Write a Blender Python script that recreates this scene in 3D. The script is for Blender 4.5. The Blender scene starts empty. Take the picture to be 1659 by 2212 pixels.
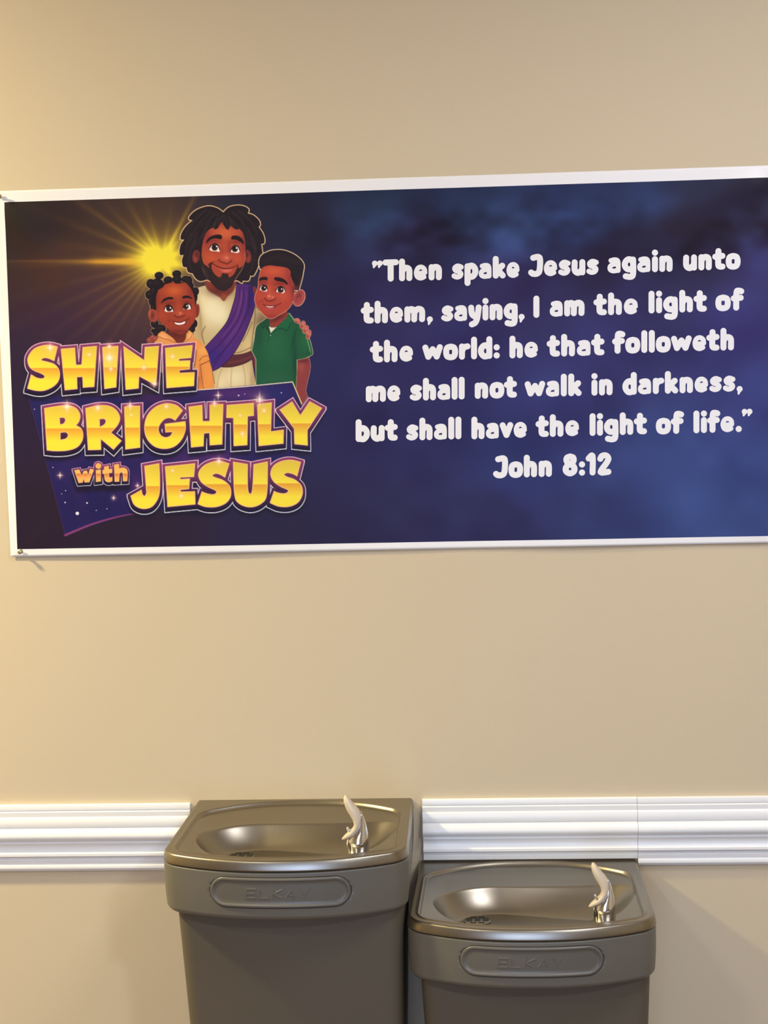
import bpy, bmesh, math
import numpy as np
from mathutils import Vector, Matrix

sc = bpy.context.scene
C = sc.collection

# ---------------------------------------------------------------- camera
CAM = Vector((0.0, -3.2739, 1.9207)); YAW, PITCH, ROLL, FPX = -.0676, .0988, -.0292, 3469.0
cz_, sz_, cp_, sp_ = math.cos(YAW), math.sin(YAW), math.cos(PITCH), math.sin(PITCH)
fw = Vector((sz_*cp_, cz_*cp_, -sp_)); rt = Vector((cz_, -sz_, 0)); up = rt.cross(fw)
c_, s_ = math.cos(ROLL), math.sin(ROLL)
R1, U1 = c_*rt+s_*up, -s_*rt+c_*up
cam = bpy.data.cameras.new('camera'); camo = bpy.data.objects.new('camera', cam); C.objects.link(camo)
camo.matrix_world = Matrix(((R1.x, U1.x, -fw.x, CAM.x), (R1.y, U1.y, -fw.y, CAM.y), (R1.z, U1.z, -fw.z, CAM.z), (0, 0, 0, 1)))
cam.sensor_fit = 'HORIZONTAL'; cam.sensor_width = 36; cam.lens = FPX/1659*36; cam.clip_start = .05
sc.camera = camo

# ---------------------------------------------------------------- world, lights, exposure
w = bpy.data.worlds.new('world'); sc.world = w; w.use_nodes = True
w.node_tree.nodes['Background'].inputs[0].default_value = (.75, .85, 1, 1)
w.node_tree.nodes['Background'].inputs[1].default_value = .3
sc.view_settings.view_transform = 'Standard'; sc.view_settings.look = 'None'
sc.view_settings.exposure = 0.0; sc.view_settings.gamma = 1.0; sc.view_settings.use_curve_mapping = False

def area(name, loc, target, sx, sy, power, col, shape='RECTANGLE'):
    l = bpy.data.lights.new(name, 'AREA'); l.shape = shape; l.size = sx
    if shape in ('RECTANGLE', 'ELLIPSE'): l.size_y = sy
    l.energy = power; l.color = col
    o = bpy.data.objects.new(name, l); C.objects.link(o); o.location = loc
    o.rotation_euler = (Vector(target)-Vector(loc)).to_track_quat('-Z', 'Y').to_euler()
    return o
WARM = (.90, .79, .45); COOL = (.62, .81, 1.32); NEUT = (.90, .93, .88)
LAMPS = [(-2.5, -.70, 2.99, .10, 148, WARM), (-1.3, -2.7, 2.99, .15, 18, NEUT), (.85, -1.35, 2.99, .36, 20, (.80, .89, 1.15)), (1.3, -3.6, 2.99, .15, 56, (.80, .90, 1.08))]  # left key first; the others are added: fill, basin highlight, fill
for x, y, z, r, p, c in LAMPS:
    area('key_or_fill_light', (x, y, z), (x, y, 0), 2*r, 2*r, p, c, 'DISK')
area('doorway_daylight', (-.35, -6.5, 1.15), (-.35, 0, 1.1), 1.7, 2.0, 66, COOL)

# ---------------------------------------------------------------- helpers
def lin(c): 
    c = np.asarray(c, float)/255.0
    return np.where(c <= .04045, c/12.92, ((c+.055)/1.055)**2.4)

def mat(name, rgb, rough=.5, metal=0., bump=0., scale=200., spec=.5, var=0., vscale=8., coat=0., emit=None, es=1., stretch=None, rvar=0.):
    m = bpy.data.materials.new(name); m.use_nodes = True; nt = m.node_tree; b = nt.nodes['Principled BSDF']
    col = tuple(lin(rgb))+(1,)
    b.inputs['Base Color'].default_value = col; b.inputs['Roughness'].default_value = rough; b.inputs['Metallic'].default_value = metal
    b.inputs['Specular IOR Level'].default_value = spec; b.inputs['Coat Weight'].default_value = coat
    tc = nt.nodes.new('ShaderNodeTexCoord'); src = tc.outputs['Object']
    if stretch:
        mp = nt.nodes.new('ShaderNodeMapping'); mp.inputs['Scale'].default_value = stretch
        nt.links.new(src, mp.inputs['Vector']); src = mp.outputs['Vector']
    if var:
        n = nt.nodes.new('ShaderNodeTexNoise'); n.inputs['Scale'].default_value = vscale; n.inputs['Detail'].default_value = 4
        r = nt.nodes.new('ShaderNodeMapRange'); r.inputs[3].default_value = 1-var; r.inputs[4].default_value = 1+var
        mx = nt.nodes.new('ShaderNodeMix'); mx.data_type = 'RGBA'; mx.blend_type = 'MULTIPLY'; mx.inputs[0].default_value = 1
        mx.inputs[6].default_value = col
        nt.links.new(src, n.inputs['Vector']); nt.links.new(n.outputs['Fac'], r.inputs[0]); nt.links.new(r.outputs[0], mx.inputs[7]); nt.links.new(mx.outputs[2], b.inputs['Base Color'])
    if bump:
        n = nt.nodes.new('ShaderNodeTexNoise'); n.inputs['Scale'].default_value = scale; n.inputs['Detail'].default_value = 3
        bp = nt.nodes.new('ShaderNodeBump'); bp.inputs['Strength'].default_value = bump; bp.inputs['Distance'].default_value = .001
        nt.links.new(src, n.inputs['Vector']); nt.links.new(n.outputs['Fac'], bp.inputs['Height']); nt.links.new(bp.outputs[0], b.inputs['Normal'])
    if emit:
        b.inputs['Emission Color'].default_value = tuple(lin(emit))+(1,); b.inputs['Emission Strength'].default_value = es
    return m

def ink(name, rough=.42):
    m = bpy.data.materials.new(name); m.use_nodes = True; nt = m.node_tree; b = nt.nodes['Principled BSDF']
    a = nt.nodes.new('ShaderNodeAttribute'); a.attribute_name = 'ink'
    b.inputs['Roughness'].default_value = rough; b.inputs['Specular IOR Level'].default_value = .11
    nt.links.new(a.outputs['Color'], b.inputs['Base Color']); return m

M = dict(
 wall=mat('wall_paint', (209, 191, 158), .75, bump=.10, scale=260, var=.015, vscale=1.5, spec=.3),
 trim=mat('trim_enamel', (240, 238, 232), .32, bump=.03, scale=60),
 floor=mat('floor_carpet', (112, 92, 72), .9, bump=.5, scale=400, var=.15, vscale=40),
 ceil=mat('ceiling_paint', (232, 228, 218), .9, bump=.1, scale=150),
 vinyl=mat('banner_vinyl', (240, 236, 230), .42, bump=.02, scale=900),
 white=mat('verse_ink', (238, 234, 228), .42),
 steel=mat('brushed_steel', (150, 142, 126), .33, 1.0, bump=.02, scale=30, rvar=.1, stretch=(3, 60, 60)),
 apron=mat('grey_moulding', (103, 98, 85), .42, bump=.05, scale=700, var=.03, vscale=300, spec=.45),
 bar=mat('push_bar_grey', (98, 93, 81), .36, bump=.03, scale=700, spec=.5),
 cab=mat('cabinet_paint', (92, 83, 67), .5, bump=.12, scale=900, var=.05, vscale=500, spec=.4),
 dark=mat('dark_gap', (20, 18, 17), .8), chrome=mat('chrome', (225, 225, 228), .05, 1.0),
 hood=mat('ivory_plastic', (214, 196, 166), .35, spec=.5), slot=mat('slot_black', (14, 12, 10), .7),
 tack=mat('brass_tack', (186, 178, 140), .28, .9), door=mat('door_paint', (228, 226, 220), .4), knob=mat('hinge_metal', (120, 115, 105), .4, 1.0),
 glass=mat('daylight_pane', (30, 40, 60), .1, emit=(150, 185, 245), es=2.6),
 lamp=mat('lamp_diffuser', (240, 230, 210), .5, emit=(255, 236, 200), es=6.0),
 INK=ink('printed_ink'))

def mesh(name, v, f, m, parent=None, smooth=True, sharp=None):
    me = bpy.data.meshes.new(name); me.from_pydata([tuple(map(float, p)) for p in v], [], f); me.materials.append(m)
    if smooth: me.polygons.foreach_set('use_smooth', [True]*len(me.polygons))
    me.update()
    if sharp: me.set_sharp_from_angle(angle=math.radians(sharp))
    o = bpy.data.objects.new(name, me); C.objects.link(o)
    if parent: o.parent = parent
    return o

def fastmesh(name, V, F, m, parent=None, col=None, smooth=True):
    """V (n,3) and quads F (k,4) as arrays"""
    me = bpy.data.meshes.new(name); me.vertices.add(len(V)); me.vertices.foreach_set('co', np.asarray(V, np.float32).ravel())
    k = len(F); me.loops.add(k*4); me.loops.foreach_set('vertex_index', np.asarray(F, np.int32).ravel())
    me.polygons.add(k); me.polygons.foreach_set('loop_start', np.arange(k, dtype=np.int32)*4)
    me.update(calc_edges=True); me.polygons.foreach_set('use_smooth', np.full(k, smooth, bool))
    me.materials.append(m)
    if col is not None:
        at = me.color_attributes.new('ink', 'FLOAT_COLOR', 'POINT')
        c4 = np.ones((len(V), 4), np.float32); c4[:, :3] = col; at.data.foreach_set('color', c4.ravel())
    me.validate()
    o = bpy.data.objects.new(name, me); C.objects.link(o)
    if parent: o.parent = parent
    return o

def gridfaces(nj, ni):
    j, i = np.meshgrid(np.arange(nj-1), np.arange(ni-1), indexing='ij'); a = (j*ni+i).ravel()
    return np.stack([a, a+ni, a+ni+1, a+1], 1)

def box(name, a, b, m, parent=None, bevel=0.):
    bm = bmesh.new(); bmesh.ops.create_cube(bm, size=1)
    a, b = Vector(a), Vector(b)
    for v in bm.verts: v.co = Vector(((a[i]+b[i])/2+v.co[i]*(b[i]-a[i]) for i in range(3)))
    if bevel: bmesh.ops.bevel(bm, geom=bm.edges[:], offset=bevel, segments=2, affect='EDGES')
    me = bpy.data.meshes.new(name); bm.to_mesh(me); bm.free(); me.materials.append(m)
    o = bpy.data.objects.new(name, me); C.objects.link(o)
    if parent: o.parent = parent
    return o

def empty(name, loc):
    o = bpy.data.objects.new(name, None); C.objects.link(o); o.location = loc; o.empty_display_size = .05; return o
def tag(o, label, cat, group=None):
    o['label'] = label; o['category'] = cat
    if group: o['group'] = group
def struct(o): o['kind'] = 'structure'; return o

def loft(rings, closed=True, cap0=False, cap1=False):
    n = len(rings[0]); v = [p for r in rings for p in r]; f = []
    for j in range(len(rings)-1):
        for i in range(n if closed else n-1):
            a, b = j*n+i, j*n+(i+1) % n
            f.append((a, b, b+n, a+n))
    if cap0: f.append(tuple(range(n))[::-1])
    if cap1: f.append(tuple(range(len(v)-n, len(v))))
    return v, f

def clean(o):
    bm = bmesh.new(); bm.from_mesh(o.data); bmesh.ops.remove_doubles(bm, verts=bm.verts, dist=1e-6); bmesh.ops.recalc_face_normals(bm, faces=bm.faces)
    bm.to_mesh(o.data); bm.free(); return o

# ---------------------------------------------------------------- the room
YW = -6.6; XL, XR, H = -4.6, 3.4, 3.05
struct(box('wall_back', (XL-.1, 0, 0), (XR+.1, .12, H), M['wall']))
struct(box('wall_left', (XL-.1, YW, 0), (XL, 0, H), M['wall']))
struct(box('wall_right', (XR, YW, 0), (XR+.1, 0, H), M['wall']))
DX0, DX1, DZ = -1.6, .9, 2.15
for a, b in (((XL-.1, YW-.1, 0), (DX0, YW, H)), ((DX1, YW-.1, 0), (XR+.1, YW, H)), ((DX0, YW-.1, DZ), (DX1, YW, H))):
    struct(box('wall_front', a, b, M['wall']))
struct(box('floor', (XL-.1, YW-.1, -.1), (XR+.1, .12, 0), M['floor']))
struct(box('ceiling', (XL-.1, YW-.1, H), (XR+.1, .12, H+.1), M['ceil']))
d = struct(box('door_1', (DX0, YW-.08, .0), (DX1, YW-.06, DZ), M['glass']))
xm = .5*(DX0+DX1)
for a, b in (((DX0, 0), (DX0+.09, DZ)), ((DX1-.09, 0), (DX1, DZ)), ((xm-.06, 0), (xm+.06, DZ)), ((DX0+.09, 0), (xm-.06, .22)), ((xm+.06, 0), (DX1-.09, .22)), ((DX0+.09, DZ-.09), (xm-.06, DZ)), ((xm+.06, DZ-.09), (DX1-.09, DZ)), ((DX0+.09, .98), (xm-.06, 1.06)), ((xm+.06, .98), (DX1-.09, 1.06))):
    box('door_frame', (a[0], YW-.06, a[1]), (b[0], YW-.02, b[1]), M['door'], d)

# chair rail, moulded; profile = (mm below the top, mm proud of the wall)
PROF = [(0, 0), (0, 8), (1, 9.5), (8, 11), (11, 10.5), (12, 8), (13.2, 8), (14, 12), (15, 13), (25, 12.5), (27, 14), (29, 15), (45, 17), (47, 16), (48, 14.6), (49.5, 15.5), (51, 18.5), (56, 22), (62, 24.5), (68, 24.6), (72, 22), (75, 18), (77.5, 14), (79, 13.6),
        (80, 15), (82, 15.5), (83.5, 14), (85, 12), (90, 10.4), (97, 10.6), (101, 12.5), (102.5, 15), (104, 16.5), (109, 16.5), (111, 14.5), (112, 11), (114, 9.5), (118, 9.2), (119.5, 11), (126, 10), (127.5, 8.4), (129, 8.6), (130, 11), (134, 12.2), (138, 11.5), (140, 9), (143.5, 7), (143.5, 0)]
def rail(name, x0, x1, ztop, cut=None, zr=0.):
    P = [p for p in PROF if cut is None or p[0] <= cut]
    if cut is not None: P = P+[(cut, 10.2), (cut, 0)]
    rings = [[(x, -.0005-p[1]/1000., ztop+zr*(x-x0)-p[0]/1000.) for p in P] for x in (x0, x1)]
    v, f = loft(rings, True, True, True)
    o = mesh(name, v, f, M['trim'], sharp=38); clean(o); return struct(o)
ZR = .9905
rail('trim_1', XL, -.648, ZR-.001)
rail('trim_2', -.159, .2846, ZR+.002, 128)
rail('trim_3', .2852, XR, ZR+.0015)

for x, y, z, r, p, c in LAMPS:   # round lamps under the ceiling: left key, three added for fill and highlight
    e = empty('key_or_fill_lamp', (x, y, H)); tag(e, 'round flush ceiling lamp %s' % {-2.5: 'beside the banner wall on the left', -1.3: 'added as fill in the middle of the room on the left', 0.85: 'added for the basin highlight beside the banner wall on the right'}.get(x, 'added as fill in the middle of the room on the right'), 'lamp', 'flush ceiling lamps')
    n = 40; R = r+.03
    ring = lambda q, zz: [(q*math.cos(2*math.pi*i/n), q*math.sin(2*math.pi*i/n), zz) for i in range(n)]
    v, f = loft([ring(R, 0), ring(R, -.025), ring(R-.006, -.035), ring(r, -.035), ring(r, -.02)], True, True, False)
    clean(mesh('lamp_rim', v, f, M['door'], e, sharp=30))
    v, f = loft([ring(r, -.02), ring(r*.97, -.030)], True, True, True)
    clean(mesh('lamp_diffuser', v, f, M['lamp'], e, sharp=30))
# ---------------------------------------------------------------- flat print of the banner
# The print is drawn once into a fine grid of colours (banner print units) and
# becomes vertex colours of thin ink meshes lying on the vinyl.
AX0, AY0, AX1, AY1 = 44, 428, 724, 1172
AW, AH = AX1-AX0+1, AY1-AY0+1
GX, GY = np.meshgrid(np.arange(AX0, AX1+1.0), np.arange(AY0, AY1+1.0))

def vnoise(x, y, seed, cell):
    rs = np.random.RandomState(seed); n = 64
    t = rs.rand(n, n)
    fx, fy = x/cell, y/cell
    ix, iy = np.floor(fx).astype(int), np.floor(fy).astype(int)
    ax, ay = fx-ix, fy-iy
    ax, ay = ax*ax*(3-2*ax), ay*ay*(3-2*ay)
    g = lambda i, j: t[(iy+j) % n, (ix+i) % n]
    return (g(0,0)*(1-ax)+g(1,0)*ax)*(1-ay)+(g(0,1)*(1-ax)+g(1,1)*ax)*ay

BGC = [(20,450,52,44,38),(100,500,48,36,40),(250,470,62,46,48),(120,560,80,52,46),(200,660,72,46,62),(150,720,64,42,66),(90,800,54,38,64),
 (60,920,50,36,62),(60,1120,50,35,52),(300,1150,50,36,56),(600,450,40,38,56),(620,500,42,40,64),(700,640,44,40,80),(710,760,46,44,92),
 (740,950,46,42,88),(640,1150,48,40,72),(720,1080,46,40,78),(830,440,44,60,88),(1000,430,44,60,92),(900,520,48,44,78),(1100,480,54,72,112),
 (1250,470,48,64,104),(1400,440,46,62,100),(1500,425,52,60,86),(1560,400,52,60,84),(1600,440,40,34,52),(1555,462,40,34,54),(1510,485,44,36,58),(1650,475,52,50,74),(1640,395,44,42,54),(1500,520,52,48,82),(1650,560,64,60,112),(860,640,52,44,88),
 (1100,620,56,48,94),(1300,600,58,52,98),(1600,700,68,66,126),(1300,760,60,58,112),(1000,760,54,50,104),(820,800,52,46,96),(1640,860,66,74,132),
 (1640,1000,66,82,138),(1400,1000,60,74,128),(1180,880,58,62,118),(1100,1000,52,62,116),(900,950,50,48,98),(860,1120,46,42,80),(1050,1120,50,50,92),
 (1300,1120,58,70,118),(1500,1090,64,84,138),(1640,1130,66,86,138)]
def background(x, y):
    w = 0; c = np.zeros(x.shape+(3,))
    for (px, py, r, g, b) in BGC:
        k = 1.0/(((x-px)**2+(y-py)**2)/9000.0+.25)**2
        w = w+k; c += k[..., None]*np.array([r, g, b], float)
    c /= w[..., None]
    # printed nebula clouds, upper right and lower right
    m = np.clip((x-600)/300, 0, 1)
    up = np.exp(-((y-505)/95.0)**2)
    n = vnoise(x+.6*y, y*1.25-.25*x, 3, 95)*.62+vnoise(x+.5*y, y*1.3-.2*x, 7, 44)*.38
    dk = np.clip((n-.5)*2.4, -1, 1)
    c += (m*up*dk)[..., None]*np.array([15, 23, 34.])
    n3 = vnoise(x+.3*y, y*1.5-.1*x, 21, 52)*.6+vnoise(x, y*1.4, 23, 26)*.4
    c += (m*np.exp(-((y-495)/70.0)**2)*np.clip((n3-.5)*3.2, -1, 1))[..., None]*np.array([8, 14, 22.])
    tt = np.clip((1655-x)/400, 0, 1.3); dl = (y-(398+190*tt))/(24+42*tt)
    bd = (np.exp(-dl**2)*.8*np.clip((x-1180)/120, 0, 1)*(x < 1700))[..., None]
    c = c*(1-bd)+bd*np.array([40, 32, 54.])
    n2 = vnoise(x-.3*y, y*1.3+.3*x, 12, 130)*.7+vnoise(x, y, 15, 45)*.3
    c -= (m*.55)[..., None]*np.array([3, 9, 6.])
    c += (m*(1-up)*np.clip((n2-.5)*2, -1, 1))[..., None]*np.array([9, 13, 17.])
    # star burst
    sx, sy = 350.0, 562.0
    dx, dy = x-sx, y-sy
    r = np.hypot(dx, dy)+1e-3; a = np.arctan2(dy, dx)
    spec = [(-63, 150, .030, 1.0), (-171, 150, .05, .5), (-158, 200, .035, .4), (-145, 210, .03, .6), (-135, 150, .035, .35), (178, 260, .022, .5),
            (-121, 130, .04, .5), (-106, 110, .035, .3), (-50, 90, .035, .4), (-80, 90, .03, .25), (166, 190, .03, .3), (156, 200, .022, .42),
            (147, 200, .02, .38), (139, 210, .02, .4), (131, 210, .018, .36), (123, 200, .018, .32), (114, 180, .018, .22), (104, 150, .018, .16), (-25, 60, .05, .4), (15, 60, .06, .4), (60, 70, .05, .4)]
    rays = np.zeros_like(r); spike = np.zeros_like(r)
    for d, ln, wd, st in spec:
        da = np.abs((a-math.radians(d)+np.pi) % (2*np.pi)-np.pi)
        g = np.exp(-(da/(wd+.9/np.maximum(r, 6)))**2)
        rays += st*g*np.exp(-(r/ln*1.25)**1.4); spike += min(1, st*1.6)*np.exp(-(da/(wd*3.2+2.2/np.maximum(r, 6)))**2)*np.exp(-(r/58.0)**2.2)
    halo = .60*np.exp(-(r/88.0)**1.15)
    rl = np.hypot(dx/1.25, dy)
    hot = np.clip(1.6*np.exp(-(rl/27)**1.35)+.8*spike+.35*rays*np.exp(-(r/90)**2), 0, 1)
    flare = np.exp(-(np.abs(dx+75)/80)**2-((dy-4)/(10.0+np.abs(dx+75)*.03))**2)*.5
    streak = np.exp(-np.clip(-dx, 0, None)/190.0-((dy-2)/(2.0+9*np.exp(-np.abs(dx)/120)))**2)*(dx < 0)*.85
    halo = halo+.10*np.exp(-((x-208)**2+(y-564)**2)/260)
    warm = np.clip(halo+rays*.7+flare+streak, 0, 1)
    w1 = warm[..., None]
    c = c*(1-w1*.88)+w1*.88*np.array([226, 164, 48.])
    c = c*(1-hot[..., None])+hot[..., None]*np.array([242, 222, 62.])
    return np.clip(c, 0, 255)

def spline(P, closed=True, n=7):
    """points may carry a third value 1 = corner"""
    N = len(P); out = []
    for i in range(N if closed else N-1):
        p1 = P[i]; p2 = P[(i+1) % N]
        p0 = P[i-1] if (closed or i > 0) else p1
        p3 = P[(i+2) % N] if (closed or i+2 < N) else p2
        if len(p1) > 2: p0 = p1
        if len(p2) > 2: p3 = p2
        for k in range(n):
            t = k/n; f = []
            for d in (0, 1):
                a, b, c, e = p0[d], p1[d], p2[d], p3[d]
                f.append(.5*((2*b)+(c-a)*t+(2*a-5*b+4*c-e)*t*t+(3*b-a-3*c+e)*t**3))
            out.append(f)
    if not closed: out.append(list(P[-1][:2]))
    return np.array(out)

def sdpoly(x, y, V):
    """signed distance (negative inside) to a closed polygon"""
    d = np.full(x.shape, 1e9); s = np.zeros(x.shape, bool)
    N = len(V)
    for i in range(N):
        ax, ay = V[i-1]; bx, by = V[i]
        ex, ey = bx-ax, by-ay; L = ex*ex+ey*ey+1e-12
        t = np.clip(((x-ax)*ex+(y-ay)*ey)/L, 0, 1)
        d = np.minimum(d, (x-ax-t*ex)**2+(y-ay-t*ey)**2)
        if ay != by:
            s ^= ((ay > y) != (by > y)) & (x < (bx-ax)*(y-ay)/(by-ay)+ax)
    d = np.sqrt(d)
    return np.where(s, -d, d)

def sdline(x, y, V, r0, r1=None, r2=None):
    """distance to a polyline minus a radius that runs r0 -> r1 (-> r2)"""
    V = np.asarray(V, float); n = len(V)-1
    if r1 is None: r1 = r0
    if r2 is None: r2 = .5*(r0+r1); mid = False
    d = np.full(x.shape, 1e9)
    for i in range(n):
        ax, ay = V[i]; bx, by = V[i+1]
        ex, ey = bx-ax, by-ay; L = ex*ex+ey*ey+1e-12
        t = np.clip(((x-ax)*ex+(y-ay)*ey)/L, 0, 1)
        u = (i+t)/n
        rr = r0*(1-u)*(1-2*u)+4*r2*u*(1-u)+r1*u*(2*u-1)
        d = np.minimum(d, np.hypot(x-ax-t*ex, y-ay-t*ey)-rr)
    return d

class Art:
    def __init__(s):
        s.c = background(GX, GY); s.lab = np.zeros(GX.shape, int); s.cov = np.zeros(GX.shape)
        s.f = (0, 0, 1.0); s.id = 1; s.clip = None
    def pt(s, P): return [((p[0]/s.f[2]+s.f[0]), (p[1]/s.f[2]+s.f[1]))+tuple(p[2:]) for p in P]
    def box(s, V, m):
        V = np.asarray(V); x0, y0 = V.min(0)-m; x1, y1 = V.max(0)+m
        i0, i1 = int(max(0, x0-AX0)), int(min(AW, x1-AX0+2)); j0, j1 = int(max(0, y0-AY0)), int(min(AH, y1-AY0+2))
        return slice(j0, max(j1, j0+1)), slice(i0, max(i1, i0+1))
    def put(s, sl, a, col, mark=True):
        if s.clip is not None: a = a*s.clip[sl]
        if not isinstance(col, np.ndarray) or col.ndim == 1: col = np.array(col, float)
        s.c[sl] = s.c[sl]*(1-a[..., None])+col*a[..., None]
        if mark:
            s.lab[sl][a > .3] = s.id
            s.cov[sl] = np.maximum(s.cov[sl], a)
    def fill(s, P, col, soft=1.0, grow=0, smooth=True, op=1.0, setclip=False, curved=None):
        V = spline(s.pt(P)) if smooth else np.array([p[:2] for p in s.pt(P)])
        sl = s.box(V, soft+grow+2); x, y = GX[sl], GY[sl]
        a = np.clip(.5-(sdpoly(x, y, V)-grow)/soft, 0, 1)*op
        s.put(sl, a, col)
        if setclip:
            s.clip = np.zeros(GX.shape); s.clip[sl] = a
    def ell(s, cx, cy, rx, ry, col, soft=1.0, ang=0, grow=0, op=1.0):
        P = [(cx+rx*math.cos(t)*math.cos(ang)-ry*math.sin(t)*math.sin(ang), cy+rx*math.cos(t)*math.sin(ang)+ry*math.sin(t)*math.cos(ang)) for t in np.linspace(0, 2*math.pi, 9)[:-1]]
        s.fill(P, col, soft, grow, op=op)
    def line(s, P, r, col, soft=1.0, op=1.0, smooth=True, r1=None, r2=None):
        V = spline(s.pt(P), False) if smooth else np.array([p[:2] for p in s.pt(P)])
        k = s.f[2]; R = max(r, r1 or 0, r2 or 0)/k
        sl = s.box(V, R+soft+2); x, y = GX[sl], GY[sl]
        a = np.clip(.5-sdline(x, y, V, r/k, None if r1 is None else r1/k, None if r2 is None else r2/k)/soft, 0, 1)*op
        s.put(sl, a, col)
    def glow(s, cx, cy, rx, ry, col, op=1.0, ang=0):
        (cx, cy), = s.pt([(cx, cy)]); rx /= s.f[2]; ry /= s.f[2]; R = 2.6*max(rx, ry)
        sl = s.box([(cx-R, cy-R), (cx+R, cy+R)], 1); x, y = GX[sl]-cx, GY[sl]-cy
        u = x*math.cos(ang)+y*math.sin(ang); v = -x*math.sin(ang)+y*math.cos(ang)
        s.put(sl, op*np.exp(-(u/rx)**2-(v/ry)**2), col, mark=False)
    def spark(s, px, py, r, core, col=(255, 240, 225), d=False):
        R = r*1.1; sl = s.box([(px-R, py-R), (px+R, py+R)], 1); x, y = GX[sl]-px, GY[sl]-py
        def arm(u, v, L, w):
            t = np.clip(1-np.abs(u)/L, 0, 1)
            return np.exp(-(v/(w*(t+.12)))**2)*t**1.3
        a = np.maximum(arm(x, y, r*.8, core*.42), arm(y, x, r, core*.42))
        if d: a = np.maximum(a, .8*np.maximum(arm((x+y)*.707, (x-y)*.707, r*.62, core*.4), arm((x-y)*.707, (x+y)*.707, r*.62, core*.4)))
        a = np.maximum(a, np.exp(-(x*x+y*y)/(core*core*.7)))
        s.put(sl, np.clip(a, 0, 1), col, mark=False)

FA, FB, FC, FD = (300, 430, 6.32), (370, 430, 7.541), (530, 520, 10.37), (400, 620, 5.53)
FE, FF, FG, FH, FI = (30, 720, 4.046), (70, 830, 5.027), (380, 820, 4.879), (100, 980, 5.184), (260, 970, 3.95)
DK = (44, 33, 36); CR = (238, 208, 165)

def eye(A, white, ic, ir, hl, hr, lid):
    A.fill(white, (246, 232, 226), soft=.9)
    A.fill([(ic[0]-ir, ic[1]), (ic[0]-ir*.7, ic[1]-ir*.8), (ic[0], ic[1]-ir*1.05), (ic[0]+ir*.7, ic[1]-ir*.8), (ic[0]+ir, ic[1]), (ic[0]+ir*.7, ic[1]+ir*.75), (ic[0], ic[1]+ir*1.02), (ic[0]-ir*.7, ic[1]+ir*.75)], (58, 28, 22), soft=.9)
    A.glow(ic[0], ic[1]+ir*.45, ir*.6, ir*.35, (120, 66, 38), .6)
    A.glow(ic[0], ic[1], ir*.42, ir*.42, (22, 12, 14), .9)
    A.fill([(hl[0]-hr, hl[1]), (hl[0], hl[1]-hr), (hl[0]+hr, hl[1]), (hl[0], hl[1]+hr)], (255, 245, 240), soft=.8)
    A.line(lid, ir*.12, (52, 24, 22), soft=.8, r2=ir*.2)

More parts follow.
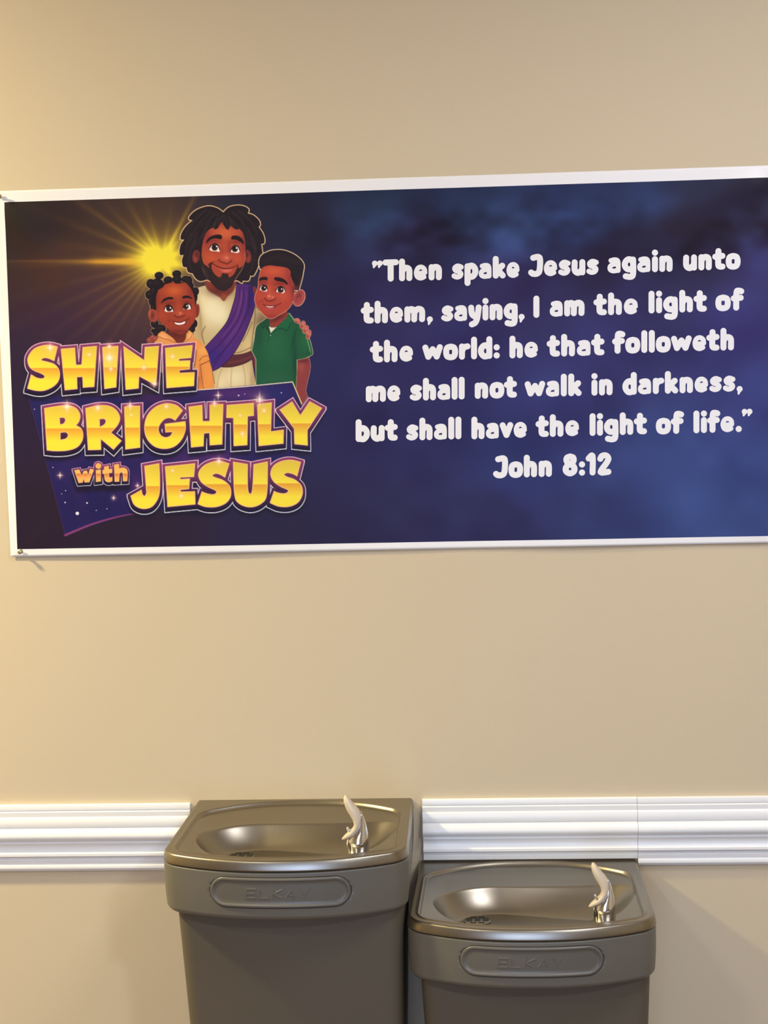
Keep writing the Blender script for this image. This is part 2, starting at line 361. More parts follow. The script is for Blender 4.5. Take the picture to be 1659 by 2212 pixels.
def draw_man(A):
    A.id = 2
    # ---- robe
    A.f = FD
    robe = [(118, 60, 1), (150, 10), (250, -20, 1), (600, -20, 1), (810, 0), (850, 60, 1), (850, 240), (1000, 360, 1), (1000, 500, 1), (850, 520, 1), (800, 720), (800, 880), (850, 1190, 1), (300, 1235, 1), (200, 1000), (110, 600), (60, 300)]
    A.fill(robe, (196, 172, 122), setclip=True)
    A.glow(300, 250, 190, 230, (238, 226, 184), .95)
    A.glow(420, 330, 110, 130, (240, 230, 190), .8)
    A.glow(230, 120, 90, 110, (236, 220, 172), .8)
    A.glow(600, 1080, 190, 160, (232, 216, 172), .95)
    A.glow(430, 1150, 60, 110, (240, 224, 180), .6)
    A.glow(740, 690, 60, 120, (214, 188, 132), .8)
    A.glow(920, 420, 90, 130, (130, 104, 78), .95)
    A.glow(170, 480, 50, 200, (178, 150, 102), .7)
    A.glow(800, 1100, 26, 160, (176, 142, 100), .7)
    A.glow(180, 360, 16, 190, (160, 132, 92), .5, ang=-.08)
    for q in (((840, 230), (830, 420), (800, 640), (790, 760)), ((240, 470), (200, 560), (230, 680)), ((690, 650), (740, 560), (800, 420)), ((590, 790), (680, 770), (790, 720))):
        A.line(q, 5, (120, 90, 60), soft=2, op=.75)
    for q in (((440, 980), (400, 1080), (380, 1210)), ((690, 930), (715, 1050), (720, 1190)), ((560, 960), (550, 1080), (545, 1200)), ((780, 890), (820, 1050), (830, 1180))):
        A.line(q, 5, (176, 146, 100), soft=2.5, op=.7)
    # belt
    A.fill([(500, 880, 1), (575, 808, 1), (690, 795), (795, 757, 1), (800, 865, 1), (700, 915), (560, 952), (430, 955, 1)], (100, 50, 54))
    A.line([(520, 905), (660, 880), (795, 830)], 10, (132, 66, 64), soft=3, op=.7)
    A.line([(440, 955), (560, 952), (700, 915), (800, 862)], 5, (70, 34, 36), soft=1.5)
    A.clip = None
    # neck
    A.f = FB
    A.fill([(550, 1360, 1), (640, 1260), (1030, 1260), (1060, 1360, 1), (1000, 1490), (905, 1580), (858, 1655, 1), (800, 1590), (690, 1530), (600, 1470)], (150, 64, 50))
    A.glow(790, 1500, 220, 90, (96, 44, 38), .7)
    A.glow(860, 1590, 60, 60, (176, 82, 62), .7)
    A.line([(545, 1370), (600, 1480), (700, 1545), (800, 1600), (855, 1655), (905, 1590), (1000, 1500), (1058, 1390)], 7, (120, 80, 56), soft=1.2)
    # sash
    A.f = FD
    sash = [(612, -30, 1), (760, -30), (835, 10, 1), (838, 200), (800, 340), (700, 590), (570, 810), (430, 950), (330, 1005, 1), (290, 860), (235, 725, 1), (400, 545), (505, 400), (575, 200), (605, 80)]
    A.fill(sash, (88, 44, 122), setclip=True)
    A.glow(790, 100, 40, 260, (52, 34, 104), .85, ang=.12)
    A.glow(330, 830, 130, 120, (64, 40, 132), .9, ang=-.7)
    A.glow(470, 800, 160, 50, (76, 44, 140), .7, ang=-.8)
    A.glow(640, 200, 45, 200, (112, 56, 128), .75, ang=.25)
    A.glow(600, 560, 30, 170, (108, 56, 142), .6, ang=.6)
    for q, w in ((((700, 0), (690, 180), (620, 400), (450, 640), (290, 800)), 6), (((770, 0), (760, 200), (700, 400), (560, 640), (330, 900)), 6), (((655, 0), (640, 150), (590, 320), (470, 520)), 5), (((720, 330), (640, 520), (480, 740), (330, 960)), 5)):
        A.line(q, w, (58, 28, 92), soft=2.2, op=.8)
    for q in (((675, 60), (665, 190), (600, 390), (440, 600)), ((735, 60), (725, 220), (650, 430), (480, 660))):
        A.line(q, 6, (128, 72, 150), soft=3, op=.55)
    A.clip = None
    A.line([(235, 722), (400, 542), (505, 400), (575, 200), (605, 80), (612, 0)], 4, (50, 24, 70), soft=1)
    A.line([(838, 200), (800, 340), (700, 590), (570, 810), (430, 950), (330, 1005)], 4, (50, 24, 76), soft=1)
    # ---- hair
    A.f = FB
    hair = [(845, 212, 1), (930, 135), (1050, 102), (1180, 112), (1262, 165), (1250, 232, 1), (1340, 262), (1430, 345), (1450, 420), (1425, 455, 1), (1490, 550), (1522, 650), (1515, 720), (1470, 735, 1), (1482, 830), (1486, 890),
            (1430, 985), (1425, 1080), (1350, 1240), (1290, 1250, 1), (1260, 1330), (1170, 1335, 1), (1150, 1370), (1080, 1330), (1030, 1330, 1), (860, 1420), (580, 1315, 1), (470, 1340), (390, 1290), (345, 1215, 1), (270, 1190), (245, 1112, 1), (190, 1100),
            (170, 1000), (195, 912, 1), (145, 915), (130, 850), (150, 740), (205, 662, 1), (150, 655), (160, 560), (235, 440), (340, 345, 1), (285, 330), (300, 270), (390, 185), (500, 135), (620, 112), (750, 145)]
    A.fill(hair, (226, 188, 140), grow=1.6, soft=1.0)
    A.fill(hair, DK, grow=-.4, soft=1.0, setclip=True)
    rs = np.random.RandomState(2)
    for i in range(46):
        t = i/45.; a = math.pi*(.08+.84*t) if i % 2 else math.pi*(.1+.8*t)
        ex, ey = 830-math.cos(a)*-1*0, 0
        side = -1 if t < .5 else 1
        r0 = rs.uniform(60, 200); r1 = r0+rs.uniform(180, 420)
        ang = math.radians(-170+160*t)
        cx0, cy0 = 840+math.cos(ang)*r0*1.1, 560+math.sin(ang)*(260+.35*r0)
        P = [(cx0, cy0), (840+math.cos(ang)*(r0+.5*(r1-r0))*1.25, 560+math.sin(ang)*300+60+.25*r1), (840+math.cos(ang)*r1*1.35, 700+math.sin(ang)*220+.45*r1)]
        A.line(P, 9, (74, 55, 54) if i % 3 else (24, 18, 24), soft=3, op=.5, r1=3)
    for q in (((640, 210), (500, 330), (380, 520), (300, 700)), ((560, 180), (420, 300), (300, 450), (220, 600)), ((700, 240), (620, 340), (560, 470), (500, 650)), ((760, 250), (720, 350), (690, 460)),
              ((1000, 220), (1100, 300), (1180, 420), (1250, 600)), ((1100, 200), (1240, 300), (1330, 420), (1400, 560)), ((920, 250), (960, 330), (1020, 440)), ((1250, 480), (1330, 650), (1380, 820)),
              ((320, 560), (260, 700), (230, 860)), ((420, 560), (360, 720), (300, 900)), ((1300, 620), (1360, 800), (1370, 1000)), ((300, 900), (290, 1050), (340, 1180)), ((1340, 980), (1310, 1120), (1240, 1240))):
        A.line(q, 13, (78, 56, 58), soft=5, op=.55, r1=4)
    for q in (((800, 260), (700, 330), (640, 420)), ((600, 220), (460, 340), (360, 480)), ((900, 240), (1010, 310), (1090, 420)), ((1190, 330), (1270, 450), (1340, 600)), ((500, 480), (440, 640), (400, 800)), ((230, 680), (200, 800), (190, 900)), ((1400, 700), (1420, 850), (1390, 960))):
        A.line(q, 7, (24, 18, 24), soft=2, op=.7, r1=3)
    A.clip = None
    # ears
    for ex, sg in ((402, 1), (1245, -1)):
        A.ell(ex, 935, 62, 108, (128, 56, 48), ang=.12*sg)
        A.glow(ex-8*sg, 970, 26, 50, (176, 76, 66), .8)
        A.glow(ex+15*sg, 910, 22, 50, (80, 32, 32), .7)
    # face
    face = [(560, 560, 1), (620, 495), (690, 465, 1), (700, 495, 1), (750, 480), (790, 420), (820, 370, 1), (850, 420), (890, 485, 1), (930, 498), (965, 435, 1), (1020, 480), (1060, 500, 1), (1110, 485, 1), (1170, 560), (1200, 700), (1208, 850), (1200, 1000),
            (1150, 1130), (1040, 1290), (900, 1390), (780, 1380), (640, 1240), (520, 1060), (496, 900), (510, 720)]
    A.fill(face, (182, 76, 52), setclip=True)
    A.glow(870, 560, 190, 110, (216, 104, 62), .85)
    A.glow(640, 960, 120, 90, (206, 88, 50), .85)
    A.glow(1080, 960, 90, 90, (204, 84, 54), .8)
    A.glow(860, 800, 60, 140, (196, 84, 58), .6)
    A.glow(580, 620, 60, 150, (146, 50, 56), .7)
    A.glow(1180, 700, 50, 220, (148, 54, 60), .75)
    A.glow(700, 690, 110, 40, (142, 50, 44), .75)
    A.glow(1050, 700, 90, 40, (142, 50, 44), .75)
    A.glow(830, 860, 30, 80, (158, 60, 48), .4)
    A.glow(940, 800, 30, 100, (150, 56, 48), .5)
    A.glow(840, 340, 60, 60, (60, 30, 34), .5)
    A.clip = None
    # beard
    beard = [(462, 860, 1), (498, 930), (520, 1030), (570, 1085), (616, 1122, 1), (625, 1060), (690, 1022, 1), (655, 1075), (660, 1140), (700, 1215), (770, 1275, 1), (810, 1260), (835, 1210), (885, 1215), (930, 1222, 1), (928, 1250), (950, 1278, 1), (1010, 1235), (1060, 1150), (1085, 1080, 1), (1100, 1130, 1),
             (1150, 1100), (1195, 1040, 1), (1170, 1150), (1090, 1270), (1030, 1330), (990, 1420), (920, 1470), (860, 1500), (760, 1470), (680, 1400), (600, 1300), (540, 1220), (490, 1110), (462, 1000)]
    A.fill(beard, (54, 38, 38), soft=1.6, setclip=True)
    A.glow(860, 1330, 120, 60, (72, 50, 48), .5)
    A.glow(540, 1170, 30, 80, (92, 66, 58), .5, ang=-.5)
    A.clip = None
    A.line([(1200, 880), (1200, 1000), (1160, 1120), (1090, 1240), (1040, 1310)], 4, (222, 160, 120), soft=1, op=.7)
    A.line([(500, 860), (500, 960), (545, 1070)], 4, (210, 120, 90), soft=1.2, op=.5)
    A.line([(500, 1120), (545, 1230), (600, 1300)], 5, (190, 150, 120), soft=1.5, op=.35)
    # nose, mouth
    A.glow(890, 950, 95, 62, (206, 96, 74), .95)
    A.glow(905, 960, 30, 20, (226, 130, 104), .8)
    A.glow(800, 975, 36, 34, (190, 82, 66), .8)
    A.glow(975, 985, 30, 32, (182, 76, 64), .8)
    A.line([(775, 985), (800, 1020), (860, 1040), (900, 1056), (945, 1035), (985, 1005)], 9, (104, 38, 36), soft=2.5, op=.85)
    A.glow(880, 1095, 110, 26, (196, 84, 70), .6)
    A.fill([(770, 1125, 1), (880, 1130), (1000, 1120, 1), (975, 1180), (900, 1205), (830, 1190)], (202, 88, 78), soft=2)
    A.glow(900, 1165, 60, 16, (226, 122, 104), .7)
    A.line([(668, 1052), (740, 1090), (800, 1118), (880, 1134), (980, 1122), (1065, 1085)], 5, (92, 28, 32), soft=1.2, r2=8)
    A.line([(600, 1085), (625, 1048), (690, 1020)], 7, (72, 28, 30), soft=1.6, r1=3)
    A.line([(1070, 1060), (1088, 1095), (1090, 1125)], 5, (96, 34, 36), soft=1.6)
    A.glow(890, 1212, 60, 10, (120, 46, 44), .5)
    A.line([(755, 1010), (700, 1030)], 6, (140, 52, 42), soft=3, op=.5)
    # eyes
    eye(A, [(620, 805, 1), (655, 750), (715, 728), (768, 768), (790, 858, 1), (735, 852), (670, 848), (632, 835)], (706, 790), 50, (738, 772), 13, [(618, 808), (655, 748), (715, 726), (765, 762), (790, 830)])
    eye(A, [(962, 865, 1), (985, 805), (1040, 755), (1090, 782), (1120, 855, 1), (1090, 872), (1060, 880), (1005, 868)], (1036, 815), 48, (1062, 798), 13, [(962, 862), (985, 802), (1040, 752), (1092, 780), (1120, 850)])
    A.line([(640, 735), (700, 700), (770, 720), (800, 770)], 4, (214, 120, 80), soft=1.5, op=.55)
    A.line([(975, 770), (1040, 730), (1100, 750)], 4, (214, 120, 80), soft=1.5, op=.5)
    A.fill([(562, 730, 1), (590, 655), (650, 605), (740, 578), (808, 585), (828, 625), (805, 655), (720, 642), (640, 662), (595, 702)], (42, 28, 30), soft=1.3)
    A.fill([(975, 625), (1000, 598), (1080, 598), (1145, 640), (1182, 705), (1178, 738, 1), (1120, 695), (1050, 662), (985, 658)], (42, 28, 30), soft=1.3)

def draw_girl(A):
    A.id = 3; A.f = FA
    K = [(275, 1045, 62, 52), (160, 1155, 60, 66), (250, 1150, 80, 70), (400, 1105, 64, 50), (517, 1020, 64, 50), (520, 1095, 66, 56), (640, 1100, 60, 56), (690, 1120, 40, 70), (700, 1190, 50, 60), (775, 1260, 46, 58), (755, 1330, 46, 90),
         (150, 1305, 66, 66), (200, 1260, 60, 80), (190, 1390, 58, 80), (200, 1470, 46, 70), (215, 1700, 56, 60), (290, 1770, 80, 60), (750, 1700, 50, 62), (720, 1780, 50, 46), (195, 1800, 32, 30), (235, 1830, 46, 40), (300, 1840, 60, 50)]
    A.fill([(190, 1500), (170, 1250), (300, 1120), (500, 1090), (700, 1150), (770, 1300), (770, 1450), (700, 1500), (400, 1500)], (38, 28, 30))
    for k in K: A.ell(*k, (224, 186, 140), grow=.9, op=.75)
    for k in K: A.ell(*k, (36, 27, 30))
    for k in K: A.glow(k[0]-10, k[1]-12, k[2]*.5, k[3]*.45, (66, 50, 50), .6)
    A.fill([(180, 1450), (250, 1180), (500, 1130), (720, 1180), (770, 1330), (760, 1480), (500, 1500)], (38, 28, 30), soft=2)
    # neck
    A.fill([(400, 1790, 1), (650, 1790, 1), (650, 1870), (600, 1965, 1), (520, 1975, 1), (430, 1890)], (128, 52, 40))
    A.glow(520, 1850, 110, 40, (92, 38, 34), .7)
    # ears
    A.ell(192, 1590, 66, 92, (170, 76, 60), ang=-.25); A.glow(180, 1590, 34, 56, (112, 44, 38), .8); A.glow(150, 1560, 12, 60, (220, 130, 100), .5)
    A.ell(795, 1525, 32, 95, (150, 60, 46), ang=.1); A.glow(790, 1530, 14, 56, (104, 40, 34), .7)
    face = [(238, 1500), (235, 1340), (265, 1240, 1), (330, 1200), (350, 1165, 1), (440, 1140), (470, 1125, 1), (500, 1155, 1), (580, 1150), (610, 1130, 1), (660, 1160), (720, 1240), (755, 1340), (770, 1450), (788, 1550), (760, 1660), (690, 1760), (610, 1835), (540, 1842), (440, 1800), (340, 1725), (265, 1640)]
    A.fill(face, (166, 66, 44), setclip=True)
    A.glow(480, 1250, 130, 80, (212, 98, 48), .9)
    A.glow(310, 1580, 80, 80, (186, 74, 48), .7); A.glow(700, 1560, 60, 70, (190, 76, 52), .7)
    A.glow(540, 1470, 40, 90, (190, 80, 50), .6)
    A.glow(400, 1420, 90, 30, (132, 48, 40), .7); A.glow(660, 1410, 70, 30, (132, 48, 40), .7)
    A.glow(720, 1270, 40, 90, (140, 48, 50), .7); A.glow(250, 1400, 30, 160, (140, 52, 42), .6)
    A.glow(540, 1810, 160, 30, (124, 46, 38), .8)
    A.clip = None
    A.glow(555, 1560, 76, 44, (190, 82, 58), .95); A.glow(565, 1560, 20, 16, (226, 124, 86), .9)
    A.line([(485, 1585), (520, 1612), (570, 1610), (625, 1585)], 7, (96, 36, 32), soft=2, op=.8)
    eye(A, [(345, 1525, 1), (360, 1478), (405, 1452), (455, 1485), (472, 1535, 1), (430, 1540), (385, 1540)], (412, 1492), 42, (428, 1484), 11, [(343, 1522), (360, 1474), (405, 1448), (455, 1480), (472, 1528)])
    eye(A, [(600, 1500, 1), (620, 1455), (660, 1432), (700, 1450), (712, 1490, 1), (690, 1505), (640, 1508)], (640, 1468), 38, (655, 1458), 10, [(598, 1498), (620, 1450), (660, 1428), (702, 1446), (712, 1486)])
    A.fill([(297, 1432, 1), (330, 1370), (400, 1338), (460, 1342), (465, 1366), (400, 1372), (345, 1395)], (40, 26, 28), soft=1.2)
    A.fill([(592, 1350), (605, 1325), (670, 1318), (720, 1345), (728, 1366, 1), (670, 1350), (610, 1358)], (40, 26, 28), soft=1.2)
    A.fill([(472, 1672, 1), (560, 1682), (650, 1655, 1), (640, 1715), (580, 1745), (510, 1732)], (142, 50, 44), soft=1.4)
    A.fill([(484, 1682, 1), (560, 1692), (635, 1664, 1), (620, 1700), (560, 1716), (505, 1708)], (250, 236, 228), soft=1.0)
    A.line([(460, 1668), (560, 1684), (660, 1648), (690, 1620)], 5, (100, 34, 32), soft=1.2)
    A.glow(580, 1730, 50, 12, (190, 84, 70), .8)
    A.line([(420, 1645), (408, 1665), (415, 1675)], 5, (110, 40, 34), soft=2, op=.7)
    # hand of the man on her shoulder
    for c in ((150, 1930, 46, 44), (190, 1895, 40, 40), (225, 1915, 45, 50)):
        A.ell(*c, (156, 74, 62)); A.glow(c[0]-6, c[1]-14, 20, 14, (206, 120, 100), .6)
    # hoodie
    hood = [(210, 1960, 1), (260, 1900), (258, 1850), (300, 1810, 1), (330, 1805), (400, 1850), (470, 1905), (515, 1965, 1), (600, 1965, 1), (640, 1900), (650, 1840), (690, 1790, 1), (750, 1850), (770, 1900), (830, 1930), (880, 1990), (920, 2080), (950, 2180), (970, 2350), (1010, 2600, 1), (700, 2620, 1), (200, 2300, 1)]
    A.fill(hood, (222, 148, 84), setclip=True)
    A.glow(340, 1880, 60, 30, (240, 176, 112), .8, ang=.5); A.glow(700, 1870, 30, 60, (244, 180, 116), .8, ang=.5)
    A.glow(860, 2080, 60, 110, (232, 160, 84), .7)
    A.clip = None
    A.line([(268, 1880), (340, 1905), (430, 1930), (500, 1965)], 6, (176, 96, 56), soft=1.5, op=.8)
    A.line([(620, 1965), (690, 1910), (730, 1850)], 5, (176, 96, 56), soft=1.5, op=.8)
    A.line([(560, 1965), (600, 1980), (640, 1905)], 4, (176, 96, 56), soft=1.5, op=.6)
    A.f = FD
    A.fill([(100, 640, 1), (170, 640), (235, 720), (275, 800), (290, 880, 1), (320, 980), (350, 1150), (340, 1232, 1), (150, 1235, 1), (120, 900)], (228, 146, 72), setclip=True)
    A.glow(210, 760, 60, 60, (240, 174, 92), .7); A.glow(180, 1080, 30, 150, (200, 104, 62), .7); A.glow(290, 1080, 30, 90, (232, 148, 74), .7)
    A.clip = None
    A.line([(168, 880), (220, 830), (278, 822)], 4, (170, 92, 46), soft=1.3)
    A.line([(180, 932), (240, 905), (290, 880)], 5, (150, 72, 40), soft=1.3)
    A.line([(178, 930), (200, 1080), (220, 1225)], 4, (150, 76, 44), soft=1.3, op=.8)
    A.line([(290, 885), (322, 985), (350, 1150)], 4, (120, 66, 40), soft=1.3, op=.7)

def draw_boy(A):
    A.id = 4; A.f = FD
    # arms behind
    A.fill([(800, 770, 1), (850, 860, 1), (850, 1040), (820, 900)], (138, 52, 48))
    shirt = [(1008, 368, 1), (940, 398), (870, 450), (842, 510), (825, 640), (798, 760, 1), (850, 865, 1), (850, 1190, 1), (1262, 1140, 1), (1310, 1225, 1), (1340, 1180), (1332, 870, 1), (1420, 855), (1515, 812, 1), (1527, 785, 1), (1492, 640), (1440, 540), (1360, 440), (1300, 385), (1245, 315, 1), (1225, 325, 1), (1190, 400, 1), (1020, 500, 1)]
    A.fill(shirt, (206, 200, 160), grow=1.0)
    A.fill(shirt, (36, 98, 62), setclip=True)
    A.glow(1080, 700, 150, 260, (44, 112, 70), .8); A.glow(1430, 640, 50, 120, (44, 112, 66), .8); A.glow(1050, 1100, 200, 80, (52, 104, 74), .6)
    A.glow(880, 560, 40, 160, (40, 82, 60), .8); A.glow(1310, 900, 26, 220, (24, 72, 48), .8); A.glow(1300, 620, 14, 130, (24, 72, 48), .6, ang=.2)
    A.line([(1250, 330), (1300, 400)], 5, (180, 190, 120), soft=1.2, op=.6)
    A.line([(1465, 640), (1500, 780)], 8, (150, 190, 110), soft=2, op=.6)
    A.line([(1310, 810), (1420, 800), (1510, 770)], 3, (24, 70, 46), soft=1.2, op=.7)
    A.clip = None
    # arm
    arm = [(1345, 872, 1), (1420, 858), (1478, 838, 1), (1495, 920), (1490, 1010), (1462, 1130), (1440, 1240, 1), (1462, 1310, 1), (1375, 1450, 1), (1320, 1290), (1330, 1180)]
    A.fill(arm, (226, 180, 140), grow=.8, op=.8); A.fill(arm, (152, 66, 62), setclip=True)
    A.glow(1390, 940, 36, 80, (178, 84, 70), .7); A.glow(1410, 880, 80, 30, (112, 44, 46), .8); A.clip = None
    # neck, tee
    A.f = FC
    A.fill([(530, 1720, 1), (620, 1690), (930, 1560, 1), (955, 1680, 1), (820, 1820), (700, 1935, 1), (560, 1930, 1), (545, 1830)], (158, 64, 52))
    A.glow(700, 1720, 200, 70, (92, 42, 38), .9, ang=-.4)
    A.fill([(530, 1920, 1), (610, 1950), (700, 1930, 1), (640, 2000), (572, 2068, 1)], (226, 218, 192))
    A.fill([(520, 1722, 1), (450, 1760), (330, 1870), (385, 1955), (450, 1920, 1), (555, 2060, 1), (528, 1920), (530, 1800)], (34, 84, 56))
    A.fill([(990, 1660, 1), (950, 1700), (700, 1935), (590, 2050, 1), (700, 1990), (820, 1960), (935, 2010, 1), (1000, 1850), (1060, 1760)], (36, 108, 66))
    A.line([(385, 1960), (450, 1925), (540, 2060)], 7, (22, 60, 42), soft=1.5)
    A.line([(590, 2060), (720, 1990), (820, 1962), (930, 2012), (1010, 1850)], 7, (22, 62, 42), soft=1.5)
    A.f = FD
    A.line([(1012, 548), (1000, 600), (985, 660)], 3, (22, 66, 46), soft=1.2, op=.7)
    A.ell(1020, 578, 5, 7, (200, 200, 190))
    A.line([(1350, 500), (1290, 600), (1270, 700)], 3, (24, 70, 46), soft=1.4, op=.7)
    # hand
    for c in ((1340, 405, 36, 28, .5), (1404, 452, 32, 48, .35), (1440, 508, 32, 52, .45), (1476, 570, 26, 58, .3)):
        A.ell(c[0], c[1], c[2], c[3], (232, 188, 150), ang=c[4], grow=.6, op=.8)
        A.ell(c[0], c[1], c[2], c[3], (196, 98, 82), ang=c[4]); A.glow(c[0]+6, c[1]-12, 16, 18, (224, 140, 116), .6); A.glow(c[0]-14, c[1]+20, 14, 16, (140, 62, 60), .6)
    # head
    A.f = FC
    A.ell(215, 1110, 45, 90, (130, 58, 52), ang=-.1)
    hair = [(335, 640, 1), (305, 520), (325, 380), (390, 300), (450, 268), (560, 222), (700, 203), (860, 212), (1010, 262), (1150, 340), (1270, 450), (1318, 560), (1300, 700), (1270, 860), (1200, 1110, 1), (1090, 1110, 1), (1050, 900), (900, 640), (600, 600)]
    face = [(385, 600, 1), (450, 570), (560, 552), (700, 570), (860, 590), (960, 625), (1015, 690, 1), (1015, 780), (1050, 880), (1105, 1000), (1105, 1110, 1), (1090, 1250), (1050, 1400), (940, 1545), (760, 1660), (620, 1735), (500, 1725), (360, 1600), (250, 1450), (213, 1300), (240, 1180), (285, 1050), (298, 880), (340, 690)]
    A.fill(hair, CR, grow=1.5); A.fill(face, (232, 170, 140), grow=1.0, op=.9)
    A.ell(1205, 1280, 126, 190, (236, 190, 160), ang=.35, grow=.8)
    A.ell(1205, 1280, 124, 188, (184, 84, 76), ang=.35)
    A.glow(1190, 1270, 62, 120, (122, 46, 46), .85, ang=.35); A.glow(1190, 1310, 36, 60, (190, 84, 80), .8, ang=.35); A.glow(1120, 1420, 50, 30, (196, 90, 78), .7)
    A.fill(hair, (44, 33, 36), grow=-.2, setclip=True)
    for i in range(22):
        x = 380+i*42; A.line([(x, 300+abs(x-760)*.3), (x-10, 420+abs(x-760)*.25)], 10, (66, 50, 50), soft=4, op=.5)
    A.glow(1240, 950, 40, 120, (92, 60, 54), .6); A.glow(1150, 1060, 60, 60, (120, 62, 56), .7)
    A.clip = None
    A.fill(face, (186, 72, 54), setclip=True)
    A.glow(640, 680, 230, 110, (212, 92, 58), .9); A.glow(840, 1240, 120, 120, (206, 86, 56), .8); A.glow(310, 1250, 80, 110, (196, 76, 60), .7)
    A.glow(1000, 900, 60, 260, (156, 56, 60), .7, ang=-.25); A.glow(540, 1080, 46, 150, (208, 90, 62), .7); A.glow(1060, 1250, 40, 180, (166, 64, 62), .7)
    A.glow(790, 960, 150, 44, (142, 48, 46), .8); A.glow(390, 940, 90, 44, (142, 48, 46), .8); A.glow(600, 1700, 240, 50, (160, 58, 50), .7)
    A.glow(1090, 1090, 50, 120, (100, 44, 44), .6)
    A.clip = None
    A.glow(560, 1250, 120, 76, (204, 90, 70), .95); A.glow(530, 1240, 26, 20, (236, 146, 118), .9); A.glow(615, 1268, 22, 18, (232, 140, 112), .8)
    A.line([(440, 1290), (480, 1335), (560, 1352), (620, 1335), (670, 1300)], 13, (110, 38, 36), soft=3, op=.85)
    eye(A, [(312, 1085, 1), (345, 1020), (400, 990), (460, 1010), (495, 1110, 1), (460, 1140), (380, 1130)], (415, 1065), 62, (438, 1050), 16, [(312, 1085), (345, 1012), (400, 985), (462, 1005), (492, 1085)])
    eye(A, [(680, 1135, 1), (720, 1060), (790, 1025), (860, 1050), (893, 1125, 1), (850, 1175), (760, 1165)], (792, 1100), 68, (815, 1085), 17, [(680, 1132), (720, 1052), (790, 1018), (862, 1044), (893, 1120)])
    A.line([(330, 1010), (400, 960), (480, 1000)], 6, (220, 126, 96), soft=2, op=.5); A.line([(700, 1050), (790, 1000), (880, 1040)], 6, (220, 126, 96), soft=2, op=.5)
    A.fill([(296, 905, 1), (325, 840), (400, 812), (490, 822), (488, 885), (400, 882)], (44, 28, 30), soft=1.3)
    A.fill([(648, 860), (670, 818), (770, 825), (880, 870), (945, 950), (948, 992, 1), (850, 930), (690, 898)], (44, 28, 30), soft=1.3)
    A.fill([(420, 1440, 1), (560, 1470), (730, 1450, 1), (660, 1540), (560, 1560), (480, 1530)], (168, 62, 60), soft=1.5)
    A.fill([(455, 1462, 1), (550, 1470), (645, 1465, 1), (600, 1492), (510, 1490)], (244, 226, 214), soft=1)
    A.line([(395, 1425), (480, 1455), (600, 1462), (720, 1440), (800, 1400)], 8, (112, 36, 40), soft=1.6)
    A.glow(560, 1530, 90, 22, (206, 96, 88), .8)
    A.line([(390, 1340), (320, 1370), (290, 1400)], 8, (140, 48, 46), soft=3, op=.6)

